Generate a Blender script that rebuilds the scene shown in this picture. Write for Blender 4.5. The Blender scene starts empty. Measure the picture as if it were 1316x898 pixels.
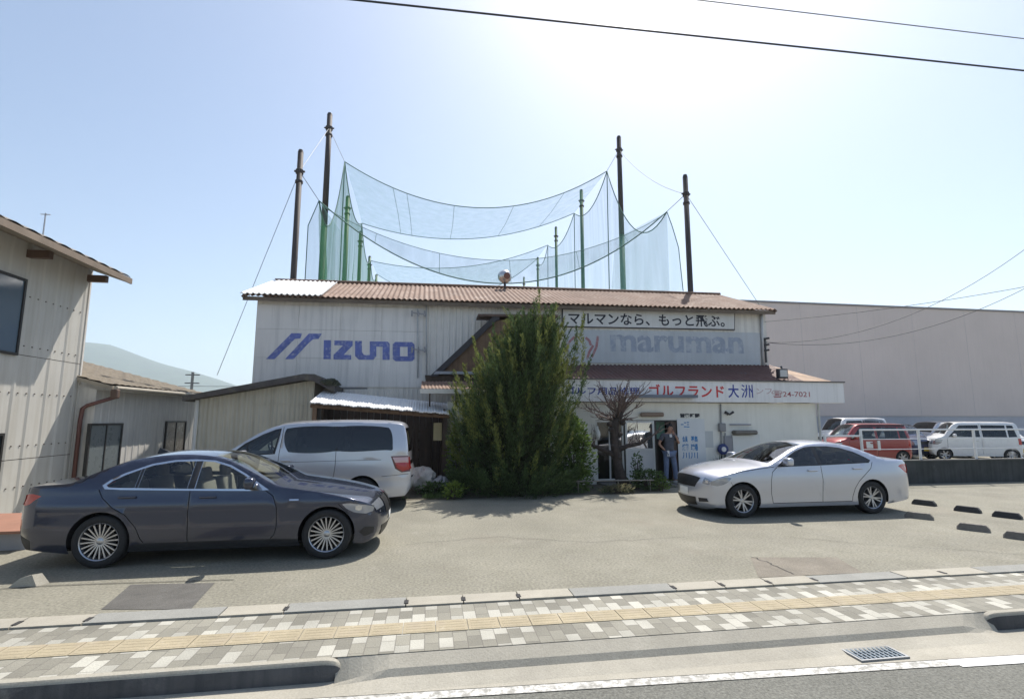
import bpy, bmesh, math, random
import numpy as np
from mathutils import Vector, Matrix
from mathutils.geometry import delaunay_2d_cdt

R = math.radians
random.seed(7)
rng = np.random.default_rng(7)
SC = bpy.context.scene
COL = SC.collection

# ------------------------------------------------------------------ camera, sky, sun, exposure
CAM_Z, PITCH, YAW, FPX = 1.93, R(7.7), R(9.1), 658.0
cam_d = bpy.data.cameras.new('camera')
cam_d.sensor_width = 36.0
cam_d.lens = 18.0
cam_d.clip_start = 0.05
cam_d.clip_end = 9000
cam = bpy.data.objects.new('camera', cam_d)
cam.location = (0, 0, CAM_Z)
cam.rotation_euler = (math.pi / 2 + PITCH, 0, -YAW)
COL.objects.link(cam)
SC.camera = cam

SUN_EL, SUN_AZ = R(57), R(32)          # azimuth from +Y towards +X
HAZE = 0.00023
world = bpy.data.worlds.new('World')
SC.world = world
world.use_nodes = True
wn = world.node_tree
bg = wn.nodes['Background']
sky = wn.nodes.new('ShaderNodeTexSky')
sky.sky_type = 'NISHITA'
sky.sun_disc = False
sky.sun_elevation = SUN_EL
sky.sun_rotation = SUN_AZ
sky.air_density = 1.0
sky.dust_density = 1.65
sky.ozone_density = 1.5
wn.links.new(sky.outputs['Color'], bg.inputs['Color'])
bg.inputs['Strength'].default_value = 0.075
sd = bpy.data.lights.new('sun', 'SUN')
sd.energy = 3.4
sd.angle = R(0.5)
sd.color = (1.0, 0.94, 0.86)
sun = bpy.data.objects.new('sun', sd)
sdir = Vector((math.sin(SUN_AZ) * math.cos(SUN_EL), math.cos(SUN_AZ) * math.cos(SUN_EL), math.sin(SUN_EL)))
sun.rotation_euler = (-sdir).to_track_quat('-Z', 'Y').to_euler()
sun.location = (20, 40, 60)
COL.objects.link(sun)
SC.view_settings.view_transform = 'Standard'
SC.view_settings.look = 'None'
SC.view_settings.gamma = 1.0
SC.view_settings.exposure = 1.05
SC.cycles.max_bounces = 8
SC.cycles.transparent_max_bounces = 24
SC.cycles.volume_bounces = 2
SC.cycles.use_denoising = True

# ------------------------------------------------------------------ measuring helpers (photo pixel -> place)
_fw = Vector((math.sin(YAW) * math.cos(PITCH), math.cos(YAW) * math.cos(PITCH), math.sin(PITCH)))
_rt = Vector((math.cos(YAW), -math.sin(YAW), 0))
_up = _rt.cross(_fw)
def ray(x, y):
    return _fw + _rt * ((x - 658) / FPX) - _up * ((y - 449) / FPX)
def atY(x, y, Y):
    d = ray(x, y); t = Y / d.y
    return Vector((0, 0, CAM_Z)) + d * t
def atZ(x, y, z=0.0):
    d = ray(x, y); t = (z - CAM_Z) / d.z
    return Vector((0, 0, CAM_Z)) + d * t
def atX(x, y, X):
    d = ray(x, y); t = X / d.x
    return Vector((0, 0, CAM_Z)) + d * t

# ------------------------------------------------------------------ materials
MATS = {}
def mat(name, col, rough=0.6, metal=0.0, var=0.12, scale=2.5, streak=0.0, streakcol=None, spots=None,
        bump=None, coat=0.0, fine=0.0, spec=0.5, island=0.0, ribs=None, back=None, trans=0.0):
    """procedural principled material; noise variation, vertical streaks, stain spots, bump"""
    if name in MATS: return MATS[name]
    m = bpy.data.materials.new(name); m.use_nodes = True
    nt = m.node_tree; N, Lk = nt.nodes, nt.links
    p = N['Principled BSDF']
    p.inputs['Roughness'].default_value = rough
    p.inputs['Metallic'].default_value = metal
    p.inputs['Coat Weight'].default_value = coat
    p.inputs['Coat Roughness'].default_value = 0.04
    p.inputs['Specular IOR Level'].default_value = spec
    if trans: p.inputs['Transmission Weight'].default_value = trans
    tc = N.new('ShaderNodeTexCoord')
    def noise(sc, detail=5, vec=None, rgh=0.6):
        n = N.new('ShaderNodeTexNoise'); n.inputs['Scale'].default_value = sc
        n.inputs['Detail'].default_value = detail; n.inputs['Roughness'].default_value = rgh
        Lk.new(vec or tc.outputs['Object'], n.inputs['Vector']); return n.outputs['Fac']
    def mul(a, lo, hi, a0=0.25, a1=0.75):
        mr = N.new('ShaderNodeMapRange'); mr.inputs[1].default_value = a0; mr.inputs[2].default_value = a1
        mr.inputs[3].default_value = lo; mr.inputs[4].default_value = hi
        Lk.new(a, mr.inputs[0]); return mr.outputs[0]
    rgb = N.new('ShaderNodeRGB'); rgb.outputs[0].default_value = (*col, 1); cur = rgb.outputs[0]
    def scale_by(cur, v):
        vm = N.new('ShaderNodeVectorMath'); vm.operation = 'SCALE'
        Lk.new(cur, vm.inputs[0]); Lk.new(v, vm.inputs['Scale']); return vm.outputs[0]
    def mix(cur, c2, f):
        mx = N.new('ShaderNodeMix'); mx.data_type = 'RGBA'
        Lk.new(f, mx.inputs[0]); Lk.new(cur, mx.inputs[6]); mx.inputs[7].default_value = (*c2, 1)
        return mx.outputs[2]
    if var: cur = scale_by(cur, mul(noise(scale), 1 - var, 1 + var))
    if fine: cur = scale_by(cur, mul(noise(scale * 40, 2), 1 - fine, 1 + fine))
    if streak:
        mp = N.new('ShaderNodeMapping'); mp.inputs['Scale'].default_value = (9, 9, 0.45)
        Lk.new(tc.outputs['Object'], mp.inputs['Vector'])
        f = mul(noise(1.0, 4, mp.outputs[0]), 0, streak, 0.45, 0.75)
        cur = mix(cur, streakcol or tuple(c * 0.45 for c in col), f)
    if spots:
        for (c2, thr, sc_, amt) in spots:
            cur = mix(cur, c2, mul(noise(sc_, 6, None, 0.7), 0, amt, thr, thr + 0.12))
    if island:
        g = N.new('ShaderNodeNewGeometry')
        cur = scale_by(cur, mul(g.outputs['Random Per Island'], 1 - island, 1 + island, 0, 1))
    if back:
        g = N.new('ShaderNodeNewGeometry')
        cur = mix(cur, back, g.outputs['Backfacing'])
        mt_ = N.new('ShaderNodeMath'); mt_.operation = 'MULTIPLY_ADD'
        Lk.new(g.outputs['Backfacing'], mt_.inputs[0]); mt_.inputs[1].default_value = -metal; mt_.inputs[2].default_value = metal
        Lk.new(mt_.outputs[0], p.inputs['Metallic'])
    Lk.new(cur, p.inputs['Base Color'])
    if var and not metal:
        Lk.new(mul(noise(scale * 3), max(0, rough - .1), min(1, rough + .1)), p.inputs['Roughness'])
    if bump:
        b = N.new('ShaderNodeBump'); b.inputs['Strength'].default_value = bump[1]; b.inputs['Distance'].default_value = 0.02
        Lk.new(noise(bump[0], 4), b.inputs['Height']); Lk.new(b.outputs[0], p.inputs['Normal'])
    MATS[name] = m
    return m

def glass_mat(name, tint, refl=1.0, see=1.0):
    """car / window glass: tinted see-through with a Fresnel reflection"""
    if name in MATS: return MATS[name]
    m = bpy.data.materials.new(name); m.use_nodes = True
    nt = m.node_tree; N, Lk = nt.nodes, nt.links
    N.remove(N['Principled BSDF'])
    tr = N.new('ShaderNodeBsdfTransparent'); tr.inputs[0].default_value = (*tint, 1)
    gl = N.new('ShaderNodeBsdfGlossy'); gl.inputs['Roughness'].default_value = 0.03
    gl.inputs[0].default_value = (refl, refl, refl, 1)
    fr = N.new('ShaderNodeFresnel'); fr.inputs[0].default_value = 1.7
    mx = N.new('ShaderNodeMixShader')
    Lk.new(fr.outputs[0], mx.inputs[0]); Lk.new(tr.outputs[0], mx.inputs[1]); Lk.new(gl.outputs[0], mx.inputs[2])
    Lk.new(mx.outputs[0], N['Material Output'].inputs[0])
    MATS[name] = m
    return m

def net_mat(name, col, cover, scale=1.2):
    """fine golf netting: threads too thin to see one by one, so a partly see-through sheet with folds"""
    m = bpy.data.materials.new(name); m.use_nodes = True
    nt = m.node_tree; N, Lk = nt.nodes, nt.links
    N.remove(N['Principled BSDF'])
    tr = N.new('ShaderNodeBsdfTransparent')
    df = N.new('ShaderNodeBsdfDiffuse'); df.inputs[0].default_value = (*col, 1)
    tl = N.new('ShaderNodeBsdfTranslucent'); tl.inputs[0].default_value = (*col, 1)
    ms = N.new('ShaderNodeMixShader'); ms.inputs[0].default_value = 0.5
    Lk.new(df.outputs[0], ms.inputs[1]); Lk.new(tl.outputs[0], ms.inputs[2])
    tc = N.new('ShaderNodeTexCoord'); mp = N.new('ShaderNodeMapping'); mp.inputs['Scale'].default_value = (1.5, 1.5, 0.12)
    n = N.new('ShaderNodeTexNoise'); n.inputs['Scale'].default_value = scale; n.inputs['Detail'].default_value = 4
    Lk.new(tc.outputs['Object'], mp.inputs[0]); Lk.new(mp.outputs[0], n.inputs[0])
    mr = N.new('ShaderNodeMapRange'); mr.inputs[1].default_value = .3; mr.inputs[2].default_value = .7
    mr.inputs[3].default_value = cover * .75; mr.inputs[4].default_value = cover * 1.25
    Lk.new(n.outputs[0], mr.inputs[0])
    mx = N.new('ShaderNodeMixShader')
    Lk.new(mr.outputs[0], mx.inputs[0]); Lk.new(tr.outputs[0], mx.inputs[1]); Lk.new(ms.outputs[0], mx.inputs[2])
    Lk.new(mx.outputs[0], N['Material Output'].inputs[0])
    return m

# ------------------------------------------------------------------ mesh builder
class MB:
    def __init__(s): s.v, s.f, s.m = [], [], []
    def add(s, verts, faces, mi=0):
        o = len(s.v); s.v += [tuple(v) for v in verts]
        s.f += [tuple(i + o for i in f) for f in faces]; s.m += [mi] * len(faces); return s
    def quad(s, a, b, c, d, mi=0): return s.add([a, b, c, d], [(0, 1, 2, 3)], mi)
    def box(s, x0, x1, y0, y1, z0, z1, mi=0):
        v = [(x, y, z) for z in (z0, z1) for y in (y0, y1) for x in (x0, x1)]
        return s.add(v, [(0, 2, 3, 1), (4, 5, 7, 6), (0, 1, 5, 4), (2, 6, 7, 3), (0, 4, 6, 2), (1, 3, 7, 5)], mi)
    def rbox(s, c, size, rot=(0, 0, 0), bev=0.02, seg=2, mi=0):
        bm = bmesh.new(); bmesh.ops.create_cube(bm, size=1)
        bmesh.ops.scale(bm, vec=size, verts=bm.verts)
        bmesh.ops.bevel(bm, geom=list(bm.edges), offset=bev, segments=seg, affect='EDGES', profile=0.5)
        from mathutils import Euler
        M = Matrix.Translation(c) @ Euler(rot).to_matrix().to_4x4()
        bm.transform(M); bm.verts.index_update()
        s.add([v.co[:] for v in bm.verts], [[v.index for v in f.verts] for f in bm.faces], mi); bm.free(); return s
    def tube(s, pts, r, n=8, mi=0, cap=True):
        pts = [Vector(p) for p in pts]; rr = r if hasattr(r, '__len__') else [r] * len(pts)
        rings = []; ref = None
        for i, p in enumerate(pts):
            d = (pts[min(i + 1, len(pts) - 1)] - pts[max(i - 1, 0)]).normalized()
            if ref is None: ref = Vector((0, 0, 1)) if abs(d.z) < .9 else Vector((1, 0, 0))
            a = d.cross(ref).normalized(); b = a.cross(d).normalized(); ref = b
            rings.append([p + (a * math.cos(t) + b * math.sin(t)) * rr[i] for t in [2 * math.pi * k / n for k in range(n)]])
        v = [q for rg in rings for q in rg]; f = []
        for i in range(len(pts) - 1):
            for k in range(n):
                k2 = (k + 1) % n; f.append((i * n + k, i * n + k2, (i + 1) * n + k2, (i + 1) * n + k))
        if cap: f.append(tuple(range(n - 1, -1, -1))); f.append(tuple((len(pts) - 1) * n + k for k in range(n)))
        return s.add(v, f, mi)
    def lathe(s, prof, axis='y', c=(0, 0, 0), n=32, mi=0):
        """prof: (radius, height along axis)"""
        v = []; f = []
        for (r, h) in prof:
            for k in range(n):
                t = 2 * math.pi * k / n; a, b = r * math.cos(t), r * math.sin(t)
                p = {'y': (a, h, b), 'z': (a, b, h), 'x': (h, a, b)}[axis]
                v.append((p[0] + c[0], p[1] + c[1], p[2] + c[2]))
        for i in range(len(prof) - 1):
            for k in range(n):
                k2 = (k + 1) % n; f.append((i * n + k, i * n + k2, (i + 1) * n + k2, (i + 1) * n + k))
        return s.add(v, f, mi)
    def prism(s, poly, fn0, fn1, mi=0):
        """closed outline given in 2D, mapped by fn0 (near cap) and fn1 (far cap)"""
        n = len(poly); a = [fn0(*p) for p in poly]; b = [fn1(*p) for p in poly]
        return s.add(a + b, [tuple(range(n)), tuple(range(2 * n - 1, n - 1, -1))] + [(i, i + n, (i + 1) % n + n, (i + 1) % n) for i in range(n)], mi)
    def grid(s, P, nu, nv, mi=0, flip=False):
        o = [P(i / nu, j / nv) for j in range(nv + 1) for i in range(nu + 1)]
        f = []
        for j in range(nv):
            for i in range(nu):
                a = j * (nu + 1) + i; q = (a, a + 1, a + nu + 2, a + nu + 1)
                f.append(q[::-1] if flip else q)
        return s.add(o, f, mi)
    def build(s, name, mats, parent=None, local=False, smooth=False, recalc=True, weld=0, auto=None):
        me = bpy.data.meshes.new(name)
        vs = s.v
        if parent is not None and not local:
            o = Vector((0, 0, 0)); q = parent
            while q is not None: o += q.location; q = q.parent
            vs = [(v[0] - o.x, v[1] - o.y, v[2] - o.z) for v in vs]
        me.from_pydata(vs, [], s.f)
        mats = mats if isinstance(mats, (list, tuple)) else [mats]
        for m in mats: me.materials.append(m)
        if len(mats) > 1: me.polygons.foreach_set('material_index', s.m)
        if recalc or weld:
            bm = bmesh.new(); bm.from_mesh(me)
            if weld: bmesh.ops.remove_doubles(bm, verts=bm.verts, dist=weld)
            if recalc: bmesh.ops.recalc_face_normals(bm, faces=bm.faces)
            bm.to_mesh(me); bm.free()
        if smooth or auto:
            me.polygons.foreach_set('use_smooth', [True] * len(me.polygons))
            if auto: me.set_sharp_from_angle(angle=R(auto))
        me.update()
        ob = bpy.data.objects.new(name, me); COL.objects.link(ob)
        if parent is not None: ob.parent = parent
        return ob

def thing(name, label, cat, loc=(0, 0, 0), rz=0, group=None):
    o = bpy.data.objects.new(name, None); COL.objects.link(o); o.empty_display_size = .2
    o.location = loc; o.rotation_euler = (0, 0, rz)
    return tag(o, label, cat, group)
def tag(o, label, cat, group=None):
    o['label'] = label; o['category'] = cat
    if group: o['group'] = group
    return o
def kind(o, k):
    o['kind'] = k; return o

def text_mesh(s, p0, width, height, material, name, parent, bold=0.012, normal=(0, -1, 0), right=(1, 0, 0), depth=0.004, shear=0.0):
    """lettering made with Blender's own built-in font, turned to a mesh lying on a wall; p0 = lower left corner"""
    cu = bpy.data.curves.new('lettering', 'FONT'); cu.body = s; cu.offset = bold; cu.resolution_u = 3; cu.extrude = 0.0; cu.shear = shear
    ob = bpy.data.objects.new('lettering', cu); COL.objects.link(ob)
    me = bpy.data.meshes.new_from_object(ob.evaluated_get(bpy.context.evaluated_depsgraph_get()))
    bpy.data.objects.remove(ob)
    co = np.empty(len(me.vertices) * 3); me.vertices.foreach_get('co', co); co = co.reshape(-1, 3)
    mn, mx = co.min(0), co.max(0); d = np.maximum(mx - mn, 1e-6)
    r, n = Vector(right).normalized(), Vector(normal).normalized(); u = n.cross(r)
    p0 = Vector(p0) + n * depth
    o = Vector((0, 0, 0)); q = parent
    while q is not None: o += q.location; q = q.parent
    p0 = p0 - o
    a = (co[:, 0] - mn[0]) / d[0] * width; b = (co[:, 1] - mn[1]) / d[1] * height
    out = np.outer(a, r) + np.outer(b, u) + np.array(p0)
    me.vertices.foreach_set('co', out.ravel()); me.materials.clear(); me.materials.append(material); me.update()
    ob = bpy.data.objects.new(name, me); COL.objects.link(ob); ob.parent = parent
    return ob

# ------------------------------------------------------------------ palette
ASPH_LOT = mat('old_asphalt', (.211, .201, .158), .9, var=.16, scale=.8, fine=.38, spots=[((.20, .175, .135), .56, .33, .45), ((.17, .15, .12), .60, 1.1, .4), ((.12, .11, .095), .70, 4.0, .6), ((.33, .31, .27), .6, 1.7, .4)], bump=(90, .35))
ASPH_ROAD = mat('road_asphalt', (.150, .150, .130), .9, var=.12, scale=1.2, fine=.45, bump=(120, .5))
ASPH_PATCH = mat('patch_asphalt', (0.101, 0.097, 0.088), .9, var=.22, scale=3, fine=.3, spots=[((.05, .05, .05), .6, 2.5, .8)], bump=(90, .4))
CONC = mat('concrete', (0.336, 0.315, 0.260), .85, var=.14, scale=1.5, fine=.12, spots=[((.28, .26, .21), .58, 1.6, .6)], bump=(60, .2))
CONC_GREY = mat('grey_slab', (0.244, 0.244, 0.223), .88, var=.12, scale=2, fine=.15, bump=(60, .2))
CONC_DARK = mat('stained_concrete', (.14, .14, .135), .85, var=.25, scale=1.5, streak=.9, streakcol=(.035, .04, .045), spots=[((.22, .21, .19), .6, 2.3, .5)], bump=(30, .3))
EARTH = mat('earth', (.30, .29, .23), .95, var=.3, scale=.05, fine=.2)  # ground out of view, made pale to bounce more light onto shaded walls
SOIL = mat('planting_soil', (0.109, 0.097, 0.071), .95, var=.3, scale=3, fine=.35, bump=(20, .8))
PAINT_W = mat('road_paint', (0.554, 0.546, 0.512), .7, var=.12, scale=4, spots=[((.22, .215, .19), .46, 14, .9), ((.22, .215, .19), .52, 3, .6)])
PAINT_NEW = mat('fresh_road_paint', (0.689, 0.689, 0.664), .6, var=.03)
BLACK = mat('joint_black', (.03, .03, .03), .9, var=0)
RUBBER = mat('tyre_rubber', (.018, .018, .019), .75, var=.2, scale=8)
DARK = mat('dark_void', (.012, .012, .013), .9, var=0)
STEEL = mat('galvanised_steel', (.42, .43, .44), .45, .7, var=.15, scale=5)
IRON = mat('dark_iron', (.05, .05, .055), .55, .2, var=.15)

def tile_material():
    m = bpy.data.materials.new('pavement_blocks'); m.use_nodes = True
    nt = m.node_tree; N, Lk = nt.nodes, nt.links; p = N['Principled BSDF']
    tc = N.new('ShaderNodeTexCoord'); sp = N.new('ShaderNodeSeparateXYZ'); Lk.new(tc.outputs['Object'], sp.inputs[0])
    def M(op, a, b=None, c=None):
        n = N.new('ShaderNodeMath'); n.operation = op
        for i, q in enumerate((a, b, c)):
            if q is None: continue
            if isinstance(q, (int, float)): n.inputs[i].default_value = q
            else: Lk.new(q, n.inputs[i])
        return n.outputs[0]
    cx = M('DIVIDE', sp.outputs[0], .125); ci = M('FLOOR', cx)
    cy = M('ADD', M('DIVIDE', sp.outputs[1], .2), M('MULTIPLY', M('FLOORED_MODULO', ci, 2.0), .5)); cj = M('FLOOR', cy)
    cb = N.new('ShaderNodeCombineXYZ'); Lk.new(ci, cb.inputs[0]); Lk.new(cj, cb.inputs[1])
    wnz = N.new('ShaderNodeTexWhiteNoise'); wnz.noise_dimensions = '2D'; Lk.new(cb.outputs[0], wnz.inputs['Vector'])
    rnd = M('GREATER_THAN', wnz.outputs['Value'], .68)
    par = M('LESS_THAN', M('FLOORED_MODULO', M('ADD', ci, cj), 2.0), .5)
    upper = M('GREATER_THAN', sp.outputs[1], 5.2)
    keep = M('GREATER_THAN', wnz.outputs['Value'], .22)
    chk = M('MULTIPLY', par, keep)
    white = M('ADD', M('MULTIPLY', upper, chk), M('MULTIPLY', M('SUBTRACT', 1.0, upper), rnd))
    s2 = N.new('ShaderNodeSeparateColor'); Lk.new(wnz.outputs['Color'], s2.inputs[0])
    tint = M('MULTIPLY_ADD', s2.outputs[1], .35, .82)
    fx = M('FRACT', cx); fy = M('FRACT', cy)
    jx = M('LESS_THAN', M('MINIMUM', fx, M('SUBTRACT', 1.0, fx)), .035)
    jy = M('LESS_THAN', M('MINIMUM', fy, M('SUBTRACT', 1.0, fy)), .025)
    joint = M('MAXIMUM', jx, jy)
    nz = N.new('ShaderNodeTexNoise'); nz.inputs['Scale'].default_value = 60; Lk.new(tc.outputs['Object'], nz.inputs[0])
    nz2 = N.new('ShaderNodeTexNoise'); nz2.inputs['Scale'].default_value = 1.3; nz2.inputs['Detail'].default_value = 5; Lk.new(tc.outputs['Object'], nz2.inputs[0])
    dirt = M('MULTIPLY', M('MULTIPLY_ADD', nz.outputs[0], .35, .82), M('MULTIPLY_ADD', nz2.outputs[0], .9, .55))
    mx = N.new('ShaderNodeMix'); mx.data_type = 'RGBA'; Lk.new(white, mx.inputs[0])
    mx.inputs[6].default_value = (.212, .203, .166, 1); mx.inputs[7].default_value = (.37, .36, .31, 1)
    v1 = N.new('ShaderNodeVectorMath'); v1.operation = 'SCALE'; Lk.new(mx.outputs[2], v1.inputs[0]); Lk.new(M('MULTIPLY', tint, dirt), v1.inputs['Scale'])
    mj = N.new('ShaderNodeMix'); mj.data_type = 'RGBA'; Lk.new(M('MULTIPLY', joint, .6), mj.inputs[0]); Lk.new(v1.outputs[0], mj.inputs[6]); mj.inputs[7].default_value = (.11, .10, .085, 1)
    Lk.new(mj.outputs[2], p.inputs['Base Color']); p.inputs['Roughness'].default_value = .85
    bp = N.new('ShaderNodeBump'); bp.inputs['Strength'].default_value = .35; bp.inputs['Distance'].default_value = .01
    Lk.new(M('SUBTRACT', nz.outputs[0], joint), bp.inputs['Height']); Lk.new(bp.outputs[0], p.inputs['Normal'])
    return m
TILES = tile_material()
TACT = mat('tactile_paving', (.335, .285, .19), .85, var=.15, scale=2.5, fine=.2, spots=[((.33, .28, .20), .52, 3.0, .75), ((.5, .46, .38), .6, 5.0, .6)])

# ------------------------------------------------------------------ ground, road, pavement
XL, XR = -60.0, 70.0
ZR = -0.15
def yl(x): return 4.30 - 0.040 * x                # the road edge runs a little askew to the pavement
g = MB()
g.quad((-3500, -600, ZR - .06), (3500, -600, ZR - .06), (3500, 3500, ZR - .06), (-3500, 3500, ZR - .06))
kind(g.build('ground', EARTH), 'structure')
kind(MB().quad((XL, -12, ZR), (XR, -12, ZR), (XR, 4.64, ZR), (XL, 4.64, ZR)).build('road', ASPH_ROAD), 'structure')
# gutter: flat apron between the white line and the pavement, ramped where the kerb is dropped
g = MB()
xs = sorted(list(np.linspace(-14, 14, 57)) + [-.70, -.60, -.40, -.28, 5.18, 5.32, 5.45, 5.58])
def yg(x): return yl(x) + .012
RAMP = ((4.34, ZR + .004), (4.50, -.112), (4.54, -.066), (4.66, -.004))
for a, b in zip(xs[:-1], xs[1:]):
    z1 = ZR + .004
    g.quad((a, yg(a), z1), (b, yg(b), z1), (b, 4.34, z1), (a, 4.34, z1))
    if -.71 < a < 5.57:
        def ez(x, z): return z if z > -.01 else z1 + (z - z1) * min(1, max(0, (x + .70) / .42)) * min(1, max(0, (5.58 - x) / .40))
        for (ya, za), (yb, zb) in zip(RAMP[:-1], RAMP[1:]): g.quad((a, ya, ez(a, za)), (b, ya, ez(b, za)), (b, yb, ez(b, zb)), (a, yb, ez(a, zb)))
    else: g.quad((a, 4.34, z1), (b, 4.34, z1), (b, 4.62, z1), (a, 4.62, z1))
kind(g.build('gutter', CONC, weld=1e-4), 'structure')
# edge line, worn, with one fresh stretch at the right
ln = MB(); ln2 = MB()
xs = np.linspace(-12, 14, 53)
for a, b in zip(xs[:-1], xs[1:]):
    (ln2 if a > 4.45 else ln).quad((a, yl(a) - (.135 if a > 4.45 else .105), ZR + .006), (b, yl(b) - (.135 if a > 4.45 else .105), ZR + .006), (b, yl(b), ZR + .006), (a, yl(a), ZR + .006))
kind(ln.build('road_line', PAINT_W), 'structure'); kind(ln2.build('fresh_road_line', PAINT_NEW), 'structure')
kind(MB().quad((XL, 4.66, 0), (XR, 4.66, 0), (XR, 5.70, 0), (XL, 5.70, 0)).build('pavement', TILES), 'structure')
tp = MB(); tj = MB()
x = -14.0
while x < 16:
    tp.box(x + .004, x + .296, 5.03, 5.29, .001, .006)
    for k in range(4):
        tp.box(x + .03, x + .27, 5.055 + k * .06, 5.085 + k * .06, .006, .0072)
    x += .30
kind(tp.build('tactile_strip', TACT), 'structure')
# lot-side kerb slabs: alternating warm and grey lengths with dark joint holes
sl = MB(); hole = MB(); x = -14.0; k = 0
while x < 18:
    w = random.choice((.6, .6, 1.2)); 
    mi = 1 if w > 1 else 0
    sl.box(x + .006, x + w - .006, 5.712, 5.965, -.06, .018 + random.uniform(-.003, .003), mi)
    if random.random() < .8: hole.box(x - .02, x + .025, 5.76, 5.86, .0, .0235)
    x += w; k += 1
kind(sl.build('lot_edge_slabs', [CONC, CONC_GREY]), 'structure'); kind(hole.build('slab_joints', BLACK), 'structure')
kind(MB().quad((XL, 5.69, -.03), (XR, 5.69, -.03), (XR, 5.97, -.03), (XL, 5.97, -.03)).build('slab_bed', BLACK), 'structure')
kind(MB().quad((XL, 5.965, .0), (XR, 5.965, .0), (XR, 70, .0), (XL, 70, .0)).build('lot', ASPH_LOT), 'structure')
# patches and cracks in the lot surface
P = [atZ(*q) for q in ((130, 783), (245, 783), (276, 749), (168, 751))]
kind(MB().add([(p.x, p.y, .004) for p in P], [(0, 1, 2, 3)]).build('asphalt_patch', ASPH_PATCH), 'structure')
P = [atZ(*q) for q in ((975, 742), (1110, 736), (1075, 716), (965, 716))]
kind(MB().add([(p.x, p.y, .004) for p in P], [(0, 1, 2, 3)]).build('repaired_patch', mat('faint_patch', (0.189, 0.168, 0.134), .9, var=.2, scale=2, fine=.3, bump=(90, .4))), 'structure')
def crack(pts, w, name):
    c = MB(); P = [atZ(*q) for q in pts]
    for a, b in zip(P[:-1], P[1:]):
        n = Vector((a.y - b.y, b.x - a.x, 0)).normalized() * w
        c.quad((a.x - n.x, a.y - n.y, .008), (b.x - n.x, b.y - n.y, .008), (b.x + n.x, b.y + n.y, .008), (a.x + n.x, a.y + n.y, .008))
    kind(c.build(name, BLACK, recalc=False), 'structure')
def jag(pts, n=7, amp=1.6):
    out = []
    for (x0, y0), (x1, y1) in zip(pts[:-1], pts[1:]):
        for i in range(n): out.append((x0 + (x1 - x0) * i / n + random.gauss(0, amp), y0 + (y1 - y0) * i / n + random.gauss(0, amp * .35)))
    return out + [pts[-1]]
crack(jag([(968, 716), (990, 724), (1020, 738)]), .006, 'surface_crack')
crack(jag([(520, 700), (640, 690), (760, 697), (880, 690)], 9), .0035, 'surface_crack')
crack(jag([(1010, 690), (1120, 700), (1316, 712)], 9), .0035, 'surface_crack')
crack([(0, 757), (60, 753), (140, 750), (300, 745)], .008, 'long_surface_crack')
# strip of bare soil along the buildings
sb = MB(); e = [(-1.3, 12.75), (-.3, 12.9), (.6, 12.75), (1.9, 12.95), (3.2, 13.1), (4.3, 13.0), (5.6, 13.15), (6.3, 13.5), (6.5, 14.95)]
sb.add([(a, b, .012) for a, b in e] + [(.5, 14.95, .012), (-1.3, 14.6, .012)], [tuple(range(len(e) + 2))])
kind(sb.build('planting_bed', SOIL), 'structure')
# kerbs
def kerb(x0, x1, end, label):
    m = MB(); n = 14
    prof = [(4.570, ZR - .01), (4.578, -.02), (4.602, .006), (4.657, .007), (4.662, ZR)]
    def pr(x, f): return [(x, 4.66 - (4.66 - y) * f, ZR + (z - ZR) * (f if f < 1 else 1)) for y, z in prof]
    rows = [pr(x0, 1)] 
    sgn = 1 if end > x0 else -1
    for k in range(1, 24): rows.append(pr(x0 + (end - x0 - .16 * sgn) * k / 23, 1))
    for k in range(1, 9):
        t = k / 8 * math.pi / 2; rows.append(pr(end - .16 * sgn + .16 * sgn * math.sin(t), max(.10, math.cos(t)) ** .35))
    v = [p for r_ in rows for p in r_]; w = len(prof); f = []
    for i in range(len(rows) - 1):
        for j in range(w - 1): f.append((i * w + j, i * w + j + 1, (i + 1) * w + j + 1, (i + 1) * w + j))
    f.append(tuple((len(rows) - 1) * w + j for j in range(w)))
    m.add(v, f); m.m = [0 if (len(q) == 4 and q[0] % w == 0) or len(q) > 4 else 1 for q in f]
    ob = m.build('kerb', [mat('kerb_black_stain', (.085, .083, .082), .85, var=.35, scale=2.5, streak=.8, streakcol=(.035, .036, .04), spots=[((.19, .18, .16), .57, 4, .8)], bump=(40, .4)), CONC], auto=40)
    tag(ob, label, 'kerb'); return ob
kerb(-14, -14, -.66, 'long dark stained roadside kerb with rounded end')
kerb(14, 14, 5.52, 'short kerb end by the drain grate')
# drain grate in the gutter
STEEL2 = mat('weathered_steel', (.24, .25, .26), .55, .5, var=.2, scale=5)
t = thing('drain_grate', 'steel bar drain grate set in the concrete gutter', 'grate', (3.95, 4.33, ZR))
fr = MB(); x0, x1, y0, y1, z = 3.72, 4.20, 4.19, 4.43, ZR + .008
fr.box(x0, x1, y0, y0 + .02, z - .004, z + .012); fr.box(x0, x1, y1 - .02, y1, z - .004, z + .012); fr.box(x0, x0 + .02, y0 + .02, y1 - .02, z - .004, z + .012); fr.box(x1 - .02, x1, y0 + .02, y1 - .02, z - .004, z + .012)
for k in range(3): fr.box(x0 + .02, x1 - .02, y0 + .063 + .05 * k, y0 + .071 + .05 * k, z - .003, z + .006)
fr.build('frame', STEEL2, t)
MB().quad((x0, y0, z - .003), (x1, y0, z - .003), (x1, y1, z - .003), (x0, y1, z - .003)).build('drain_pit', BLACK, t)
br = MB()
for k in range(10): br.box(x0 + .03 + .044 * k, x0 + .052 + .044 * k, y0 + .02, y1 - .02, z - .002, z + .01)
br.build('bar_grid', mat('grate_steel', (.10, .13, .16), .5, .5, var=.2), t)
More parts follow.
